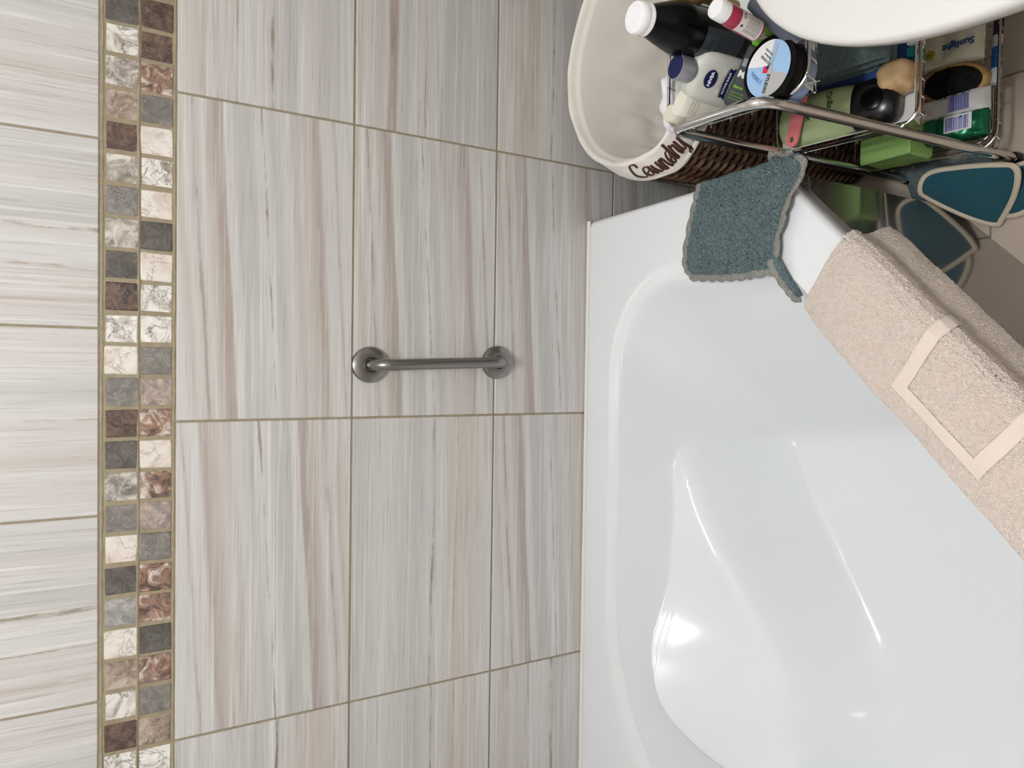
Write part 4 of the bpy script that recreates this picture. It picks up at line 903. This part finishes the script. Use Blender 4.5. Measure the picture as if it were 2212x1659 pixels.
# ------------------------------------------------------------------ teal mat pieces on the floor by the bath
TEAL = mat('teal_suede', '174A5C', 0.95, sheen=0.2, vary=(30, '1B4E57', 0.6), bump=(600, 0.3, 0.001, 'noise'))
PIPE = mat('cream_piping', 'CFC3AE', 0.9, bump=(700, 0.5, 0.001, 'noise'))
t = thing('folded_mat', 'folded teal mat with cream piped edge on the floor beside the bathtub panel', 'mat', (-0.13, -0.64, 0))
def mat_piece(out, zoff, nm, th=0.014):
    out = [Vector(p) + Vector((0.008, -0.005, 0)) for p in out]; ring = catmull(out, 8, True); ce = sum(ring, Vector()) / len(ring)
    n = len(ring); mb = MB(); rows = 9; vs = []
    for k in range(rows):
        f = k / (rows - 1)
        for p in ring:
            q = p.lerp(ce, f) ; q.z += 0.010 * (1 - (1 - f) ** 2); vs.append(q)
    fs = [(i * n + j, i * n + (j + 1) % n, (i + 1) * n + (j + 1) % n, (i + 1) * n + j) for i in range(rows - 1) for j in range(n)]
    vs2 = [Vector((p.x, p.y, max(p.z - th, 0.002))) for p in ring]; o_ = len(vs); vs += vs2
    fs += [(j, o_ + j, o_ + (j + 1) % n, (j + 1) % n) for j in range(n)] + [tuple(o_ + j for j in range(n))[::-1]]
    a = MB().add(vs, fs).build(nm, TEAL, t, sharp=60)
    MB().tube([p + Vector((0, 0, -th * 0.3)) for p in ring], 0.0062, 10, closed=True).build('piped_edge', PIPE, a)
mat_piece([(-0.135, -0.556, 0.085), (-0.118, -0.548, 0.105), (-0.090, -0.566, 0.108), (-0.088, -0.62, 0.095), (-0.098, -0.690, 0.080), (-0.112, -0.715, 0.074), (-0.150, -0.700, 0.048), (-0.190, -0.664, 0.020), (-0.198, -0.652, 0.020), (-0.178, -0.612, 0.045)], 0, 'mat_half')
mat_piece([(-0.100, -0.680, 0.040), (-0.094, -0.735, 0.035), (-0.120, -0.760, 0.025), (-0.160, -0.745, 0.020), (-0.186, -0.690, 0.016), (-0.170, -0.655, 0.018), (-0.12, -0.66, 0.03)], 0, 'mat_half', 0.012)
FLG = mat('grey_teal_terry', '5F7678', 1.0, sheen=0.3, bump=(420, 0.8, 0.003, 'voronoi'), vary=(90, '4F666A', 0.5))
t = thing('floor_cloth', 'greyish teal cloth hanging to the floor below the bottom basket, behind the folded mat', 'cloth', (-0.07, -0.55, 0))
def fc(u, v):
    a = Vector((-0.045, -0.470, 0)).lerp(Vector((-0.078, -0.668, 0)), u); p = Vector((a.x - 0.062 * sstep(0.35, 1, v) + 0.01 * (1 - v), a.y - 0.01 * v, 0.098 - 0.092 * sstep(0, 0.95, v)))
    return p + Vector((noise.noise(Vector((u * 6, v * 2, 0))) * 0.006, 0, noise.noise(p * 40) * 0.0015))
o = MB().grid(fc, 60, 40).build('cloth_sheet', FLG, t, sharp=180); sm = o.modifiers.new('thickness', 'SOLIDIFY'); sm.thickness = 0.004

# ------------------------------------------------------------------ washbasin close to the camera
BCX, BCY, BZ = 0.141, -1.085, 0.800
ba = thing('washbasin', 'white ceramic washbasin rim jutting into view beside the wire rack', 'washbasin', (XR - 0.01, BCY, BZ))
BH = 0.385
def bout(s, sc, dz):
    """D-shaped outline, s 0..1 from the wall around the front"""
    th = -math.pi / 2 - math.pi * s; c, sn = math.cos(th), math.sin(th); pw = 2 / 2.25
    x = BCX + math.copysign(abs(c) ** pw, c) * 0.272 * sc; y = BCY + math.copysign(abs(sn) ** pw, sn) * BH * sc; return Vector((x, y, BZ + dz))
prof = [(0.30, -0.150), (0.55, -0.148), (0.72, -0.125), (0.86, -0.085), (0.945, -0.052), (0.982, -0.036), (0.996, -0.024), (1.0, -0.013), (0.996, -0.005), (0.985, -0.001), (0.965, 0.0), (0.80, -0.002), (0.755, -0.006), (0.735, -0.018), (0.70, -0.05), (0.60, -0.095), (0.40, -0.118), (0.15, -0.122)]
def bring(sc, dz):
    arc = [bout(k / 72, sc, dz) for k in range(73)]
    xw = XR - 0.002 if sc > 0.9 else BCX + (XR - BCX - 0.11) * sc + (0 if sc > 0.5 else 0)
    e, s_ = arc[-1], arc[0]; side = 8
    pts = arc + [Vector((e.x + (xw - e.x) * (k + 1) / side, e.y, e.z)) for k in range(side)]
    pts += [Vector((xw, e.y + (s_.y - e.y) * (k + 1) / side, e.z)) for k in range(side)] + [Vector((xw + (s_.x - xw) * (k + 1) / side, s_.y, s_.z)) for k in range(side - 1)]
    return pts
rg = [bring(a, b_) for a, b_ in prof]; n = len(rg[0]); fs = [(i * n + j, i * n + (j + 1) % n, (i + 1) * n + (j + 1) % n, (i + 1) * n + j) for i in range(len(rg) - 1) for j in range(n)]
fs += [tuple(range(n))[::-1], tuple((len(rg) - 1) * n + j for j in range(n))]
MB().add([p for r in rg for p in r], [f[::-1] for f in fs]).build('basin_bowl', CERAM, ba, sharp=60)
MB().lathe([(0.10, 0), (0.10, 0.02), (0.075, 0.05), (0.07, 0.4), (0.085, 0.58), (0.11, 0.66)], (XR - 0.12, BCY, 0.0), Zd, 40).build('pedestal', CERAM, ba)
MB().tube([(XR - 0.07, BCY, BZ - 0.01), (XR - 0.07, BCY, BZ + 0.06), (XR - 0.10, BCY, BZ + 0.085), (XR - 0.17, BCY, BZ + 0.075)], 0.012, 16).build('tap', CHROME, ba)

# ------------------------------------------------------------------ ceiling lamp (out of view, carries the two bulbs)
cl = thing('ceiling_lamp', 'round white ceiling lamp base holding two bulbs above the bathroom', 'lamp', (-0.53, -1.45, ZC))
MB().lathe([(0.16, 0), (0.16, 0.012), (0.15, 0.02), (0.02, 0.02)], (-0.53, -1.45, ZC - 0.001), (0, 0, -1), 48).build('lamp_base', WHITEP, cl)
